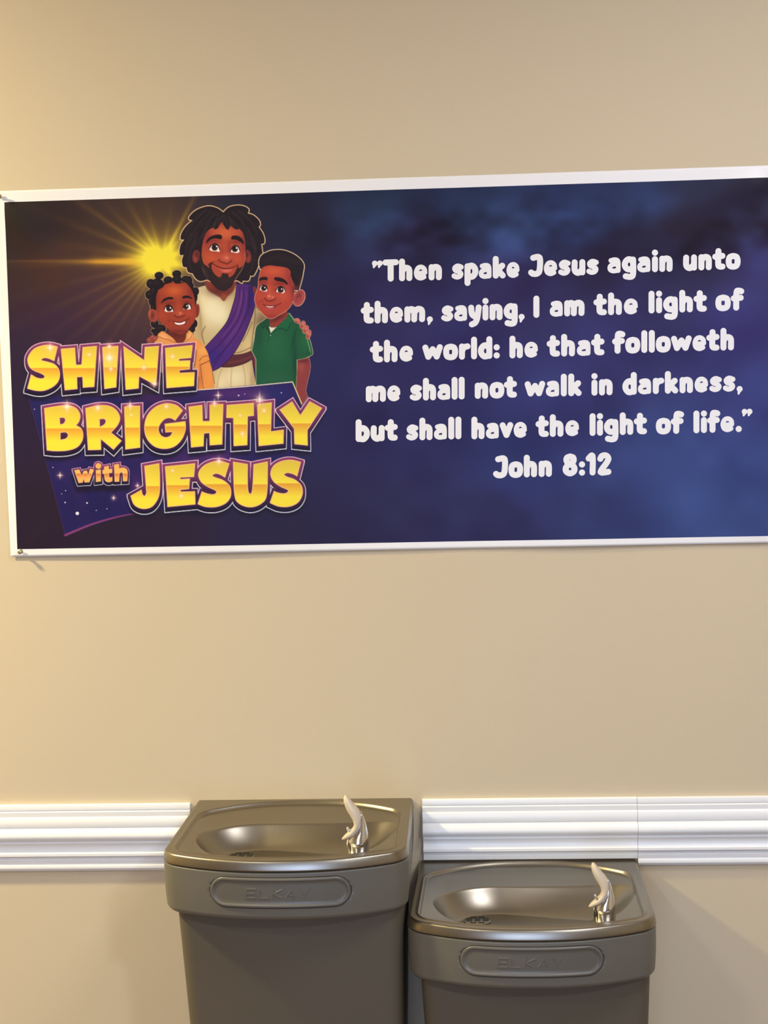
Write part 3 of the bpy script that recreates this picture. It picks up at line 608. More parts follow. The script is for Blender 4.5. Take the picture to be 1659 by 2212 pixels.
GL = {
 'S1': (FE, [[(378,118,1),(320,105),(250,108),(180,135),(135,185),(120,235),(135,290),(175,325),(225,345),(262,365),(268,382),(248,396),(200,390),(150,362,1),(118,482,1),(190,500),(260,500),(330,472),(378,430),(398,375),(390,315),(350,270),(290,250),(248,240),(238,228),(262,214),(300,218),(350,240,1)]]),
 'H1': (FE, [[(412,138),(530,128),(541,278),(592,275),(602,123),(722,113),(700,466),(604,473),(600,378),(548,382),(552,485),(445,496)]]),
 'I1': (FE, [[(775,122),(910,112),(892,470),(792,485)]]),
 'N1': (FE, [[(960,116),(1140,238),(1146,122),(1264,113),(1242,455),(1092,372),(1088,480),(978,492)]]),
 'E1': (FE, [[(1325,130),(1560,106),(1548,213),(1442,222),(1442,242),(1540,238),(1536,312),(1445,322),(1447,348),(1578,342),(1573,458),(1335,477)]]),
 'B2': (FF, [[(130,262,1),(300,236),(410,238),(480,270),(515,335),(505,400),(470,448,1),(525,480),(548,545),(535,620),(480,685),(380,718),(250,725),(157,716,1)],[(292,362,1),(340,362),(358,390),(338,428),(296,438,1)],[(300,525,1),(360,520),(388,552),(362,592),(300,605,1)]]),
 'R2': (FF, [[(578,262,1),(700,235),(820,235),(905,280),(948,360),(925,440),(850,525,1),(965,614,1),(880,708,1),(740,592,1),(743,710,1),(605,713,1)],[(725,378,1),(775,374),(798,400),(780,438),(730,466,1)]]),
 'I2': (FF, [[(1000,246),(1165,236),(1168,686),(1012,706)]]),
 'G2': (FF, [[(1630,285,1),(1550,392,1),(1500,365),(1440,375),(1388,430),(1368,490),(1392,552),(1445,578),(1500,560),(1525,515,1),(1448,520,1),(1440,432,1),(1660,405,1),(1660,500),(1620,600),(1540,675),(1430,700),(1320,670),(1240,580),(1218,460),(1250,340),(1335,250),(1450,211),(1560,228)]]),
 'H2': (FG, [[(138,288),(275,270),(282,440),(358,438),(360,266),(497,260),(487,680),(360,690),(357,560),(295,565),(290,700),(163,712)]]),
 'T2': (FG, [[(540,270),(818,248),(820,378),(755,385),(752,688),(612,698),(608,402),(535,400)]]),
 'L2': (FG, [[(860,262),(1008,243),(1000,548),(1135,530),(1132,672),(876,698)]]),
 'Y2': (FG, [[(1098,318),(1225,235),(1312,378),(1412,232),(1537,300),(1385,530),(1388,692),(1252,678),(1248,515)]]),
 'J3': (FI, [[(208,146,1),(330,124,1),(337,300),(325,410),(270,490),(190,508),(120,475),(90,400,1),(180,350,1),(188,385),(208,402),(225,375,1)]]),
 'E3': (FI, [[(385,150),(636,124),(628,235),(510,241),(512,259),(592,253),(585,338),(512,346),(514,366),(636,362),(640,470),(405,492)]]),
 'S3': (FI, [[(928,124,1),(860,106),(780,112),(705,150),(668,212),(690,278),(750,322),(810,350),(822,370),(795,388),(740,380),(697,364,1),(662,468,1),(730,492),(820,492),(900,460),(942,400),(935,320),(880,268),(810,242),(785,226),(812,208),(850,215),(893,240,1)]]),
 'U3': (FI, [[(965,110,1),(1085,130,1),(1087,330),(1107,383),(1128,340),(1140,132,1),(1256,108,1),(1250,380),(1205,462),(1110,495),(1012,462),(975,380)]]),
 'S4': (FI, [[(1538,112,1),(1460,94),(1375,105),(1308,145),(1283,212),(1308,275),(1370,320),(1425,345),(1432,364),(1400,380),(1350,374),(1312,360,1),(1278,458,1),(1350,488),(1440,490),(1515,455),(1552,388),(1545,315),(1490,262),(1420,236),(1397,216),(1425,202),(1470,210),(1508,230,1)]]),
}
SMALL = [(FH, [[(316,188),(368,180),(395,250),(420,197),(452,192),(470,250),(490,172),(530,180),(480,318),(430,320),(420,270),(405,322),(362,326)]]),
 (FH, [[(558,186),(608,180),(610,308),(558,315)]]), (FH, [[(583,108),(606,118),(613,138),(606,158),(583,168),(560,158),(553,138),(560,118)]]),
 (FH, [[(650,148,1),(697,138,1),(697,176,1),(735,170,1),(735,212,1),(699,217,1),(702,258),(715,268),(738,262,1),(738,306,1),(700,318),(662,302),(652,250),(652,222,1),(632,224,1),(632,186,1),(650,182,1)]]),
 (FH, [[(762,125,1),(812,118,1),(815,170,1),(850,158),(890,168),(908,205),(905,305,1),(862,308,1),(858,225),(842,208),(818,222,1),(815,310,1),(768,313,1)]])]

def glyphsd(A, fr, loops, x, y, d=0., sh=0.):
    A.f = fr; r = None
    for i, lp in enumerate(loops):
        curved = any(len(p) > 2 for p in lp)
        V = spline(A.pt(lp)) if curved else np.array(A.pt(lp))
        V = V+np.array([0, sh]); s = sdpoly(x, y, V)
        if i == 0:
            r = s
            if d > 0:   # mitred corners of the outline
                C = [p for p in A.pt(lp) if (len(p) > 2 or not curved)]
                N = len(V); area = .5*np.sum(V[:, 0]*np.roll(V[:, 1], -1)-np.roll(V[:, 0], -1)*V[:, 1])
                sg = 1 if area > 0 else -1
                for c in C:
                    k = int(np.argmin(np.hypot(V[:, 0]-c[0], V[:, 1]-c[1]-sh)))
                    p = V[k]; e0 = p-V[k-1]; e1 = V[(k+1) % N]-p
                    e0 = e0/(np.hypot(*e0)+1e-9); e1 = e1/(np.hypot(*e1)+1e-9)
                    cr = (e0[0]*e1[1]-e0[1]*e1[0])*sg
                    if cr < .15: continue
                    n0 = np.array([e0[1], -e0[0]])*sg; n1 = np.array([e1[1], -e1[0]])*sg
                    m = n0+n1; m = m/np.dot(m, m)*2
                    L = np.hypot(*m)
                    if L > 2.2: m = m/L*2.2
                    q = sdpoly(x, y, np.array([p, p+n0*d, p+m*d, p+n1*d]))
                    r = np.minimum(r, q+d)
        else: r = np.maximum(r, -s)
    return r

def draw_title(A):
    A.id = 5
    # navy panel of stars
    A.f = (0, 0, 1)
    panel = [(58, 850, 1), (240, 856), (430, 842), (632, 825, 1), (652, 880, 1), (655, 960, 1), (600, 1085, 1), (540, 1092), (420, 1092), (330, 1104), (240, 1122), (141, 1157, 1), (108, 1030)]
    A.fill(panel, (46, 36, 96), soft=3, setclip=True)
    for g in ((520, 850, 90, 20, (92, 48, 122)), (420, 1000, 60, 30, (84, 46, 112)), (330, 1050, 90, 30, (78, 44, 112)), (140, 1000, 30, 60, (50, 40, 104)), (600, 850, 40, 20, (44, 44, 112)), (640, 880, 20, 20, (40, 36, 92)),
              (330, 860, 50, 14, (74, 40, 92)), (200, 1090, 60, 50, (40, 34, 92)), (470, 985, 40, 14, (88, 46, 116)), (250, 985, 70, 12, (60, 42, 112)), (90, 880, 24, 40, (44, 44, 104))):
        A.glow(*g, .85)
    A.glow(150, 1000, 14, 160, (62, 42, 100), .5, ang=-.28)
    A.clip = None
    A.line([(418, 843), (530, 835), (632, 825)], 1.0, (236, 216, 190), smooth=False); A.line([(632, 825), (652, 872)], 1.1, (222, 212, 150), smooth=False)
    A.line([(141, 1156), (200, 1132), (260, 1115), (305, 1108)], 2.6, (140, 66, 120), soft=1.6, r1=1)
    A.line([(62, 860), (108, 1030), (140, 1152)], .8, (84, 52, 104), soft=2, op=.6)
    for (px, py, r, c) in ((515.6, 854.2, 1.6, 1), (529, 851, .9, 1), (608, 848.6, 1.2, 1), (140.5, 1085.5, 1.4, 1), (188, 1086.5, 1.7, 1), (167, 1109, 3.6, 1), (208, 1102.6, 1, 1), (231, 1099, 1, 1), (141.5, 1060, 1, 1), (133, 1067, .8, 1), (114, 1009.6, 1, 1), (74, 884, 1, 1)):
        A.ell(px, py, r, r, (236, 230, 240), soft=1.3)
    G = list(GL.values()); S = SMALL
    # printed drop shadow
    for fr, lp in G+S:
        A.f = fr; V = spline(A.pt(lp[0])) if any(len(p) > 2 for p in lp[0]) else np.array(A.pt(lp[0]))
        sl = A.box(V, 32); x, y = GX[sl], GY[sl]
        d = sdpoly(x, y, V+np.array([0, 14]))
        A.put(sl, np.clip(.5-(d-7)/9, 0, 1)*.8, (34, 27, 46))
    def layer(sel, d, sh, colf, dn):
        for fr, lp in sel:
            A.f = fr; V = np.array([p[:2] for p in A.pt(lp[0])])
            sl = A.box(V, 22); x, y = GX[sl], GY[sl]
            s = glyphsd(A, fr, lp, x, y, d)-d
            for q in ((.25, .5, .75, 1.0) if sh else ()): s = np.minimum(s, glyphsd(A, fr, lp, x, y, d, sh*q)-d)
            y0, y1 = V[:, 1].min(), V[:, 1].max()
            if k < 1: y0, y1 = 1005.0, 1041.0
            A.put(sl, np.clip(.5-s/1.0, 0, 1), colf(np.clip((y-y0)/(y1-y0), 0, 1)))
    mix = lambda a, b, t: np.array(a, float)*(1-t[..., None])+np.array(b, float)*t[..., None]
    for sel, k in ((G, 1.0), (S, .62)):
        A.id = 5 if k == 1 else 6
        layer(sel, 7.6*k, 5.5*k, lambda t: mix((244, 202, 222), (214, 214, 230), np.clip(t, 0, 1)), 1)
        layer(sel, 6.0*k, 5.2*k, lambda t: mix((136, 60, 104), (34, 26, 46), np.clip((t-.0)*1.05, 0, 1)), 1)
        layer(sel, 6.0*k, 0, lambda t: mix((146, 66, 108), (52, 32, 66), np.clip(t, 0, 1)), 1)
        layer(sel, .8*k, 0, lambda t: mix((246, 190, 120), (246, 190, 130), np.clip(t, 0, 1)), 1)
        def yel(t):
            up = mix((222, 190, 62) if k == 1 else (240, 176, 84), (246, 222, 66) if k == 1 else (244, 186, 96), np.clip(t/.48, 0, 1))
            lo = mix((230, 160, 52) if k == 1 else (214, 120, 60), (246, 222, 60) if k == 1 else (246, 176, 90), np.clip((t-.52)/.26, 0, 1))
            w = np.clip((t-.49)/.02, 0, 1)[..., None]
            return up*(1-w)+lo*w
        layer(sel, .001, 0, yel, 1) if False else None
        for fr, lp in sel:
            A.f = fr; V = np.array([p[:2] for p in A.pt(lp[0])])
            sl = A.box(V, 4); x, y = GX[sl], GY[sl]
            s = glyphsd(A, fr, lp, x, y)
            y0, y1 = V[:, 1].min(), V[:, 1].max()
            if k < 1: y0, y1 = 1005.0, 1041.0
            A.put(sl, np.clip(.5-(s+1.0*k)/1.1, 0, 1), yel((y-y0)/(y1-y0)))
    A.id = 5; A.f = (0, 0, 1)
    for (px, py, r, c, d) in ((108, 751, 14, 5, 1), (236, 773, 15, 8, 0), (239.5, 797, 8, 3, 0), (192.5, 766, 4, 3, 0), (310.5, 794, 8, 3.4, 0), (372.5, 770, 7, 3, 0), (333, 829, 12, 4.5, 1), (236, 748, 6, 4, 0),
        (144.5, 878, 16, 6, 1), (281, 876, 14, 3.6, 0), (283.5, 897, 4, 2, 0), (359.5, 878, 7, 3.4, 0), (211, 881, 8, 5, 0), (471.5, 854, 15, 3.0, 0), (463.5, 871, 13, 3.6, 0), (561, 863, 20, 6.5, 1), (570.5, 887, 6, 3.2, 0), (524, 937, 8, 3.2, 0), (519, 897.6, 3, 2, 0),
        (473, 996, 12, 4.5, 1), (373, 1017, 4, 2.2, 0), (392, 1071, 7, 3.2, 0), (297, 1049, 8, 2.4, 0), (129.5, 1027, 11, 2.8, 0), (245.5, 1075.5, 8, 2.6, 0)):
        A.glow(px, py, c*2.2, c*2.2, (255, 190, 160), .45)
        A.spark(px, py, r*1.25, c*.95, d=d)

def paint_banner():
    A = Art()
    draw_man(A); draw_girl(A); draw_boy(A); draw_title(A)
    return A

# verse lettering: strokes of a chunky round hand, in units of one print pixel
R6 = 6.45
VG = {
 'T': (31, [[(6,41),(26,41)], [(16,41),(16,6)]]), 'h': (29, [[(7,42),(7,6)], [(7,20),(11,27),(17,28),(21,23),(21,6)]]),
 'n': (29, [[(7,28),(7,6)], [(7,20),(11,27),(17,28),(21,23),(21,6)]]), 'm': (43, [[(7,28),(7,6)], [(7,20),(11,27),(16,28),(20,23),(20,6)], [(20,20),(25,27),(31,28),(35,23),(35,6)]]),
 'u': (29, [[(7,28),(7,12),(11,6),(16,6),(22,13)], [(22,28),(22,6)]]), 'e': (28, [[(6.5,14.5),(22.2,16.8)], [(22,17.5),(21,24.5),(15.5,29),(9,27),(5.5,18),(7.5,8.5),(14,5),(20.5,7.5)]]),
 's': (26, [[(20,26.5),(13,29),(7.5,25),(9,20),(16,16.5),(19.5,12),(17,7),(11,5.5),(6,8)]]),
 'a': (28, [[(7.5,27.5),(15,29),(21,25),(21.5,5.5)], [(21.5,19.5),(12.5,19),(6.2,15),(6.2,8),(12,4.8),(21.5,6)]]),
 'p': (29, [[(7,28),(7,-8)], [(7,22),(12,28.5),(18,28),(22.5,21),(22,12),(17,5.5),(11,6),(7,11)]]),
 'b': (29, [[(7,42),(7,6)], [(7,22),(12,28.5),(18,28),(22.5,21),(22,12),(17,5.5),(11,6),(7,11)]]),
 'd': (29, [[(22,42),(22,6)], [(22,22),(17,28.5),(11,28),(6.5,21),(7,12),(12,5.5),(18,6),(22,11)]]),
 'g': (29, [[(22,28),(22,-3),(17,-9),(8,-7.5)], [(22,22),(17,28.5),(11,28),(6.5,21),(7,13),(12,7.5),(18,8),(22,12)]]),
 'y': (28, [[(6.5,28),(8,15),(13,9.5),(18,11),(20,16)], [(21.5,28),(19,8),(15,-4),(8,-8)]]), 'k': (28, [[(7,42),(7,6)], [(20,27),(9,16)], [(11,18),(21,6)]]),
 'i': (14, [[(7,27.5),(7,6)], [(7,41.5),(7,41.6)]]), 'l': (14, [[(7,42),(7,6)]]), 'I': (14, [[(7,41),(7,6)]]),
 't': (24, [[(10.5,40),(10,13),(12,7),(18,6.5)], [(4.5,28),(18,29.5)]]), 'o': (29, [[(14.5,28.5),(8,26),(6,17),(8,8),(14.5,5.5),(21,8),(23,17),(21,26),(14.5,28.5)]]),
 'f': (23, [[(18,41),(13,42.5),(9.5,38),(9,6)], [(4.5,26),(17,27)]]), 'w': (39, [[(5.5,28),(11,8),(19.5,24),(27,8),(33,28)]]), 'v': (27, [[(6,28),(13.5,7),(21,28)]]),
 'r': (23, [[(7,28),(7,6)], [(7,18),(11,26),(17.5,28)]]), 'J': (29, [[(9,40.5),(21.5,40.5),(21.5,14),(17,6.5),(9,6),(5,9)]]),
 '8': (29, [[(14.5,42),(9,39.5),(8,33.5),(11,28),(17,24.5),(22,18),(21.5,10),(14.5,5.5),(7.5,10),(7,18),(12,24.5),(18,28),(21,33.5),(20,39.5),(14.5,42)]]),
 '1': (19, [[(5,36.5),(12,41.5),(12,6)]]), '2': (28, [[(7,35),(10,41),(17,42),(21.5,36),(19,27),(7.5,6.5),(21.5,6.5)]]),
 ',': (13, [[(7,5),(7,3),(5,-5)]]), '.': (13, [[(7,6),(7,6.1)]]), ':': (14, [[(7,6.5),(7,6.6)], [(7,24),(7,24.1)]]), '"': (24, [[(7,42),(7,40.5),(5,34)], [(18,42),(18,40.5),(16,34)]])}
VERSE = [
 [('"', 803.5, 826, 611), ('Then', 827, 955.5, 606.5), ('spake', 975.5, 1122, 602), ('Jesus', 1142.8, 1293, 595.5), ('again', 1312, 1453.6, 588.5), ('unto', 1475, 1598.7, 583)],
 [('them,', 781.6, 934, 697), ('saying,', 953, 1132, 692), ('I', 1152.5, 1166.8, 686), ('am', 1187.6, 1263.5, 683), ('the', 1284, 1378, 680), ('light', 1400, 1525.6, 675), ('of', 1545, 1605.5, 671)],
 [('the', 801, 892.5, 782), ('world:', 913.5, 1079.5, 776.6), ('he', 1100, 1162, 773), ('that', 1183, 1305, 769), ('followeth', 1324.5, 1586.5, 760)],
 [('me', 790, 864.6, 867.5), ('shall', 885, 1003.5, 864), ('not', 1025, 1115.6, 860), ('walk', 1134.5, 1256.5, 856.5), ('in', 1277, 1324.5, 853.7), ('darkness,', 1345, 1603, 849)],
 [('but', 767.7, 858, 953), ('shall', 877, 996.5, 950), ('have', 1018, 1138, 947), ('the', 1159, 1251, 943), ('light', 1273, 1396.5, 939.6), ('of', 1417, 1475.5, 937), ('life.', 1497, 1601, 934), ('"', 1602, 1628, 931)],
 [('John', 1067, 1193, 1031), ('8:12', 1215, 1320.5, 1027)]]

def word_field(word, x0, x1, yb, slope=-.03):
    """signed distance grid of a word, step one print pixel"""
    adv = [VG[c][0] for c in word]; tot = sum(adv)-2.0
    k = (x1-x0)/tot if len(word) > 1 else 1.0
    X, Y = np.meshgrid(np.arange(math.floor(x0)-3, math.ceil(x1)+4, 1.0), np.arange(yb-54, yb+18, 1.0))
    d = np.full(X.shape, 1e9); px = 0.
    xc = .5*(x0+x1)
    for c, a in zip(word, adv):
        for st in VG[c][1]:
            V = [(p[0], p[1]) for p in st]
            if len(V) > 2 and c not in 'wkvT,"': V = spline(V, False, 4)
            W = [(x0+(px+p[0]-.8)*k, yb-p[1]*1.0+slope*((x0+(px+p[0])*k)-xc)) for p in V]
            if c in ',"': s = np.minimum(sdline(X, Y, W, R6*(1.0 if c == ',' else .9), 2.2, 4.4), np.hypot(X-W[0][0], Y-W[0][1])-(6.4 if c == ',' else 6.0))
            elif c in '.:': s = sdline(X, Y, W, 6.6)
            elif c == 'i' and st[0][1] > 40: s = sdline(X, Y, W, 6.6)
            else: s = sdline(X, Y, W, R6 if c not in 'esa' else (R6-.9 if c == 's' else R6-1.35))
            d = np.minimum(d, s)
        px += a
    return X, Y, d
# ---------------------------------------------------------------- the banner
# print units (measured off the photograph) -> metres on the wall, a fixed plane-to-plane map
def wallpt(px, py, y=0.0):
    px = np.asarray(px, float); py = np.asarray(py, float)
    a = (px-829.5)/FPX; b = -(py-1106.0)/FPX
    D = [fw[i]+a*R1[i]+b*U1[i] for i in range(3)]
    t = (y-CAM.y)/D[1]
    return CAM.x+t*D[0], CAM.z+t*D[2]
YB = -.0055
def inklin(c):
    """print colours -> ink albedo; dark inks of the print are a little denser"""
    L = lin(c); return L*(.74+.26*np.clip((L.mean(-1)-.04)/.30, 0, 1))[..., None]
def wave(px, py):
    """how far the vinyl stands off its mean plane: slack folds from the corners and soft ripples"""
    px = np.asarray(px, float); py = np.asarray(py, float)
    z = .0013*np.sin(px/150.+py/260.+.6)+.0009*np.sin(px/71.-py/120.)*np.clip((px-500)/600, 0, 1)
    n = vnoise(px*.8+py*.5, py, 31, 110)-.5
    z = z+n*.0030*np.clip((px-550)/500, 0.15, 1)*np.exp(-((py-500)/170.)**2)
    z = z+(vnoise(px, py, 33, 170)-.5)*.0022*np.clip((px-700)/500, 0, 1)
    for cx, cy, dx, dy, L, wd, A in ((0, 425, .62, .78, 260, 17, .0050), (1664, 371, -.80, .60, 330, 24, .0030), (1664, 371, -.45, .9, 260, 30, .0018), (46, 1191, .8, -.6, 120, 12, .0010), (1668, 1170, -.75, -.66, 250, 26, .0020)):
        u = (px-cx)*dx+(py-cy)*dy; v = -(px-cx)*dy+(py-cy)*dx
        z = z+A*np.exp(-(v/(wd+.10*np.clip(u, 0, None)))**2)*np.exp(-(np.clip(u, 0, None)/L)**2)*(1-np.exp(-(np.clip(u, 0, None)/30)**2))*(u > 0)
    return z
def onbanner(px, py, lift):
    X, Z = wallpt(px, py, YB)
    return np.stack([X, YB-wave(px, py)-lift, Z], -1)
OUT = [(-15, 413), (1690, 356), (1697, 1172), (23, 1203)]; INN = [(10, 437), (1665, 383.5), (1671, 1157.5), (37, 1186.5)]
def bil(Q, u, v):
    q = [np.array(p, float) for p in Q]; u = u[..., None]; v = v[..., None]
    return q[0]*(1-u)*(1-v)+q[1]*u*(1-v)+q[2]*u*v+q[3]*(1-u)*v
bo = empty('wall_banner', (0, 0, 0)); tag(bo, 'wide white-bordered vinyl banner with three cartoon figures and a verse, tacked above the fountains', 'banner')
U, V = np.meshgrid(np.linspace(0, 1, 341), np.linspace(0, 1, 161)); P = bil(OUT, U, V)
fr = onbanner(P[..., 0], P[..., 1], 0).reshape(-1, 3); nj, ni = U.shape; F = gridfaces(nj, ni)
bk = fr.copy(); bk[:, 1] += .0007
per = [i for i in range(ni)]+[j*ni+ni-1 for j in range(1, nj)]+[(nj-1)*ni+i for i in range(ni-2, -1, -1)]+[j*ni for j in range(nj-2, 0, -1)]
per = np.array(per); nx = np.roll(per, -1); N0 = len(fr)
SF = np.concatenate([F, F[:, ::-1]+N0, np.stack([per, nx, nx+N0, per+N0], 1)])
fastmesh('vinyl_sheet', np.concatenate([fr, bk]), SF, M['vinyl'], bo)
U, V = np.meshgrid(np.linspace(0, 1, 552), np.linspace(0, 1, 253)); P = bil(INN, U, V)
col = inklin(background(P[..., 0], P[..., 1]))
fastmesh('printed_background', onbanner(P[..., 0], P[..., 1], .00010).reshape(-1, 3), gridfaces(*U.shape), M['INK'], bo, col.reshape(-1, 3))
A = paint_banner()
diff = np.abs(A.c-background(GX, GY)).max(-1) > 1.2
lab = np.where(diff, A.lab, 0)
for it in range(14):    # give the soft fringes to the nearest figure
    need = diff & (lab == 0)
    if not need.any(): break
    for dy, dx in ((0, 1), (0, -1), (1, 0), (-1, 0)):
        s = np.roll(lab, (dy, dx), (0, 1)); lab = np.where((lab == 0) & diff & (s > 0), s, lab)
lab[diff & (lab == 0)] = 5
for it in range(1):
    for dy, dx in ((0, 1), (0, -1), (1, 0), (-1, 0)):
        s = np.roll(lab, (dy, dx), (0, 1)); lab = np.where((lab == 0) & (s > 0), s, lab)
PV = onbanner(GX, GY, .00020).reshape(-1, 3); PC = inklin(A.c).reshape(-1, 3); FQ = gridfaces(AH, AW); fl = lab.ravel()[FQ[:, 0]]
for k, nm, lb in ((2, 'printed_man', 'printed bearded man with dreadlocks, cream robe and purple sash'), (3, 'printed_girl', 'printed smiling child with knotted hair and orange hoodie'), (4, 'printed_boy', 'printed boy in green polo shirt'),
                  (5, 'printed_title', 'printed yellow block letters reading SHINE BRIGHTLY JESUS on a starry navy panel'), (6, 'printed_word', 'small orange printed word with')):
    f = FQ[fl == k]; used, inv = np.unique(f, return_inverse=True)
    o = fastmesh(nm, PV[used], inv.reshape(-1, 4), M['INK'], bo, PC[used]); o['label'] = lb

def fieldmesh(fields, name, m, parent, lift):
    """filled shape of d < 0, cut cleanly along the zero line (marching squares)"""
    VS, FS = [], []
    for X, Y, D in fields:
        h, w_ = D.shape; ins = D < 0
        for j in range(h-1):
            row = ins[j]; nxt = ins[j+1]
            if not (row.any() or nxt.any()): continue
            for i in range(w_-1):
                q = ((j, i), (j, i+1), (j+1, i+1), (j+1, i)); b = [ins[p] for p in q]
                if not any(b): continue
                poly = []
                for k in range(4):
                    p, r = q[k], q[(k+1) % 4]
                    if b[k]: poly.append((X[p], Y[p]))
                    if b[k] != b[(k+1) % 4]:
                        t = D[p]/(D[p]-D[r]); poly.append((X[p]+t*(X[r]-X[p]), Y[p]+t*(Y[r]-Y[p])))
                FS.append(tuple(range(len(VS), len(VS)+len(poly)))[::-1]); VS += poly
    A_ = np.array(VS); W = onbanner(A_[:, 0], A_[:, 1], lift)
    me = bpy.data.meshes.new(name); me.from_pydata(W.tolist(), [], FS); me.materials.append(m)
    o = bpy.data.objects.new(name, me); C.objects.link(o); o.parent = parent; return o
for L in VERSE:
    o = fieldmesh([word_field(*q) for q in L], 'verse_line', M['white'], bo, .00020)
    o['label'] = 'white rounded lettering reading '+' '.join(q[0] for q in L).replace('"', '').strip()

# push tacks in the banner corners
n = 20
tk = [(0.5, 425, 'small metal tack in the upper left banner corner'), (46, 1191, 'small metal tack in the lower left banner corner'), (1668, 371, 'small metal tack in the upper right banner corner'), (1674, 1168, 'small metal tack in the lower right banner corner')]
for px, py, lb in tk:
    X, Z = wallpt(px, py, YB); y0 = YB-float(wave(px, py))
    rings = [[(r*math.cos(2*math.pi*i/n), -d_, r*math.sin(2*math.pi*i/n)) for i in range(n)] for r, d_ in ((.0012, .0002), (.0012, .003), (.0045, .0036), (.0048, .0046), (.0030, .006), (.0026, .009), (.0034, .0105), (.0044, .0115), (.0046, .0128), (.0036, .0138), (.0012, .0143))]
    v, f = loft(rings, True, True, True); o = clean(mesh('push_tack', v, f, M['tack'], sharp=50)); o.location = (float(X), y0, float(Z)); tag(o, lb, 'tack', 'tacks holding the banner')
# fixing screw beside the upper fountain on the rail
# ---------------------------------------------------------------- the drinking fountains
W2, T0, BOW, RC = .2230, .408, .060, .026
CX = .2285
def Tf(s):
    a = min(abs(s), W2); t = T0-BOW*(a/W2)**2.3
    if a > W2-RC: t -= RC-math.sqrt(max(0, RC*RC-(a-(W2-RC))**2))
    return t
def sm(x): x = min(1, max(0, x)); return x*x*(3-2*x)
def tback(s): return .012+.078*(abs(s)/.208)**2.4
def basin_h(s, t):
    tf = Tf(s); dl = .2095-abs(s); dbk = t-tback(s); df = tf-.017-t
    # rounded recess outline
    k = .02
    d = min(dl, dbk*.8, df)
    a, b = max(0, k-dl), max(0, k-min(dbk*.8, df))
    if a > 0 and b > 0: d = k-math.hypot(a, b)
    if d <= 0: return .0016*math.exp(-(d/.004)**2)
    h = .0016*math.exp(-(d/.003)**2)-.0055*sm(d/.007)
    fr = sm((t-tback(s))/max(.02, .135-tback(s)*.55))
    side = sm(dl/.05); fd = sm(df/.045)
    h -= .009*fr*side*fd
    db = t-(.118+.010*(1-min(1, abs(s)/.2)**2)); lim = math.sqrt(max(0, 1-(max(0, t-.13)/.250)**2))
    dx = (.190*lim+(s+.018)) if s < 0 else (.218*lim-(s+.018)*.93-.001)
    R = .150 if s < 0 else .070
    a_, b_ = max(0, R-dx), max(0, R-db)
    d_ = min(dx, db) if (a_ == 0 or b_ == 0) else R-math.hypot(a_, b_)
    wd = .041 if s < -.08 else .041+.045*sm((s+.08)/.25)
    m_ = d_/wd; m_ = .5*(m_+math.sqrt(m_*m_+.0016)); m_ = min(1, max(0, m_-.02))
    h -= .0420*(1-(1-m_)**1.5)*sm(df/.03)
    return h
def outline(inset=0., n1=26, n2=150):
    """left wall corner -> along the left side, round the bowed front -> right wall corner, with inward normals"""
    P = []
    ys = Tf(W2)
    for i in range(n1): P.append((-W2, ys*i/n1))
    for i in range(n2+1):
        a = -math.cos(math.pi*i/n2); s = W2*(.25*a+.75*math.sin(a*math.pi/2)) if True else 0
        P.append((s, Tf(s)))
    for i in range(n1-1, -1, -1): P.append((W2, ys*i/n1))
    P = np.array(P); T = np.gradient(P, axis=0); T[:, ] /= np.maximum(np.hypot(T[:, 0], T[:, 1])[:, None], 1e-9)
    N = np.stack([T[:, 1], -T[:, 0]], 1)          # inward?
    c = np.array([0, .18])
    sg = np.sign(((c-P)*N).sum(1)); N *= sg[:, None]
    N[0] = (1, 0); N[-1] = (-1, 0)
    return P, N
STAD = (-.002, -.0600, .1000, .0290)    # push bar: centre s, centre z, half length of the straight, radius
def stad(s, z): 
    dx = max(0, abs(s-STAD[0])-STAD[2]); return math.hypot(dx, z-STAD[1])-STAD[3]
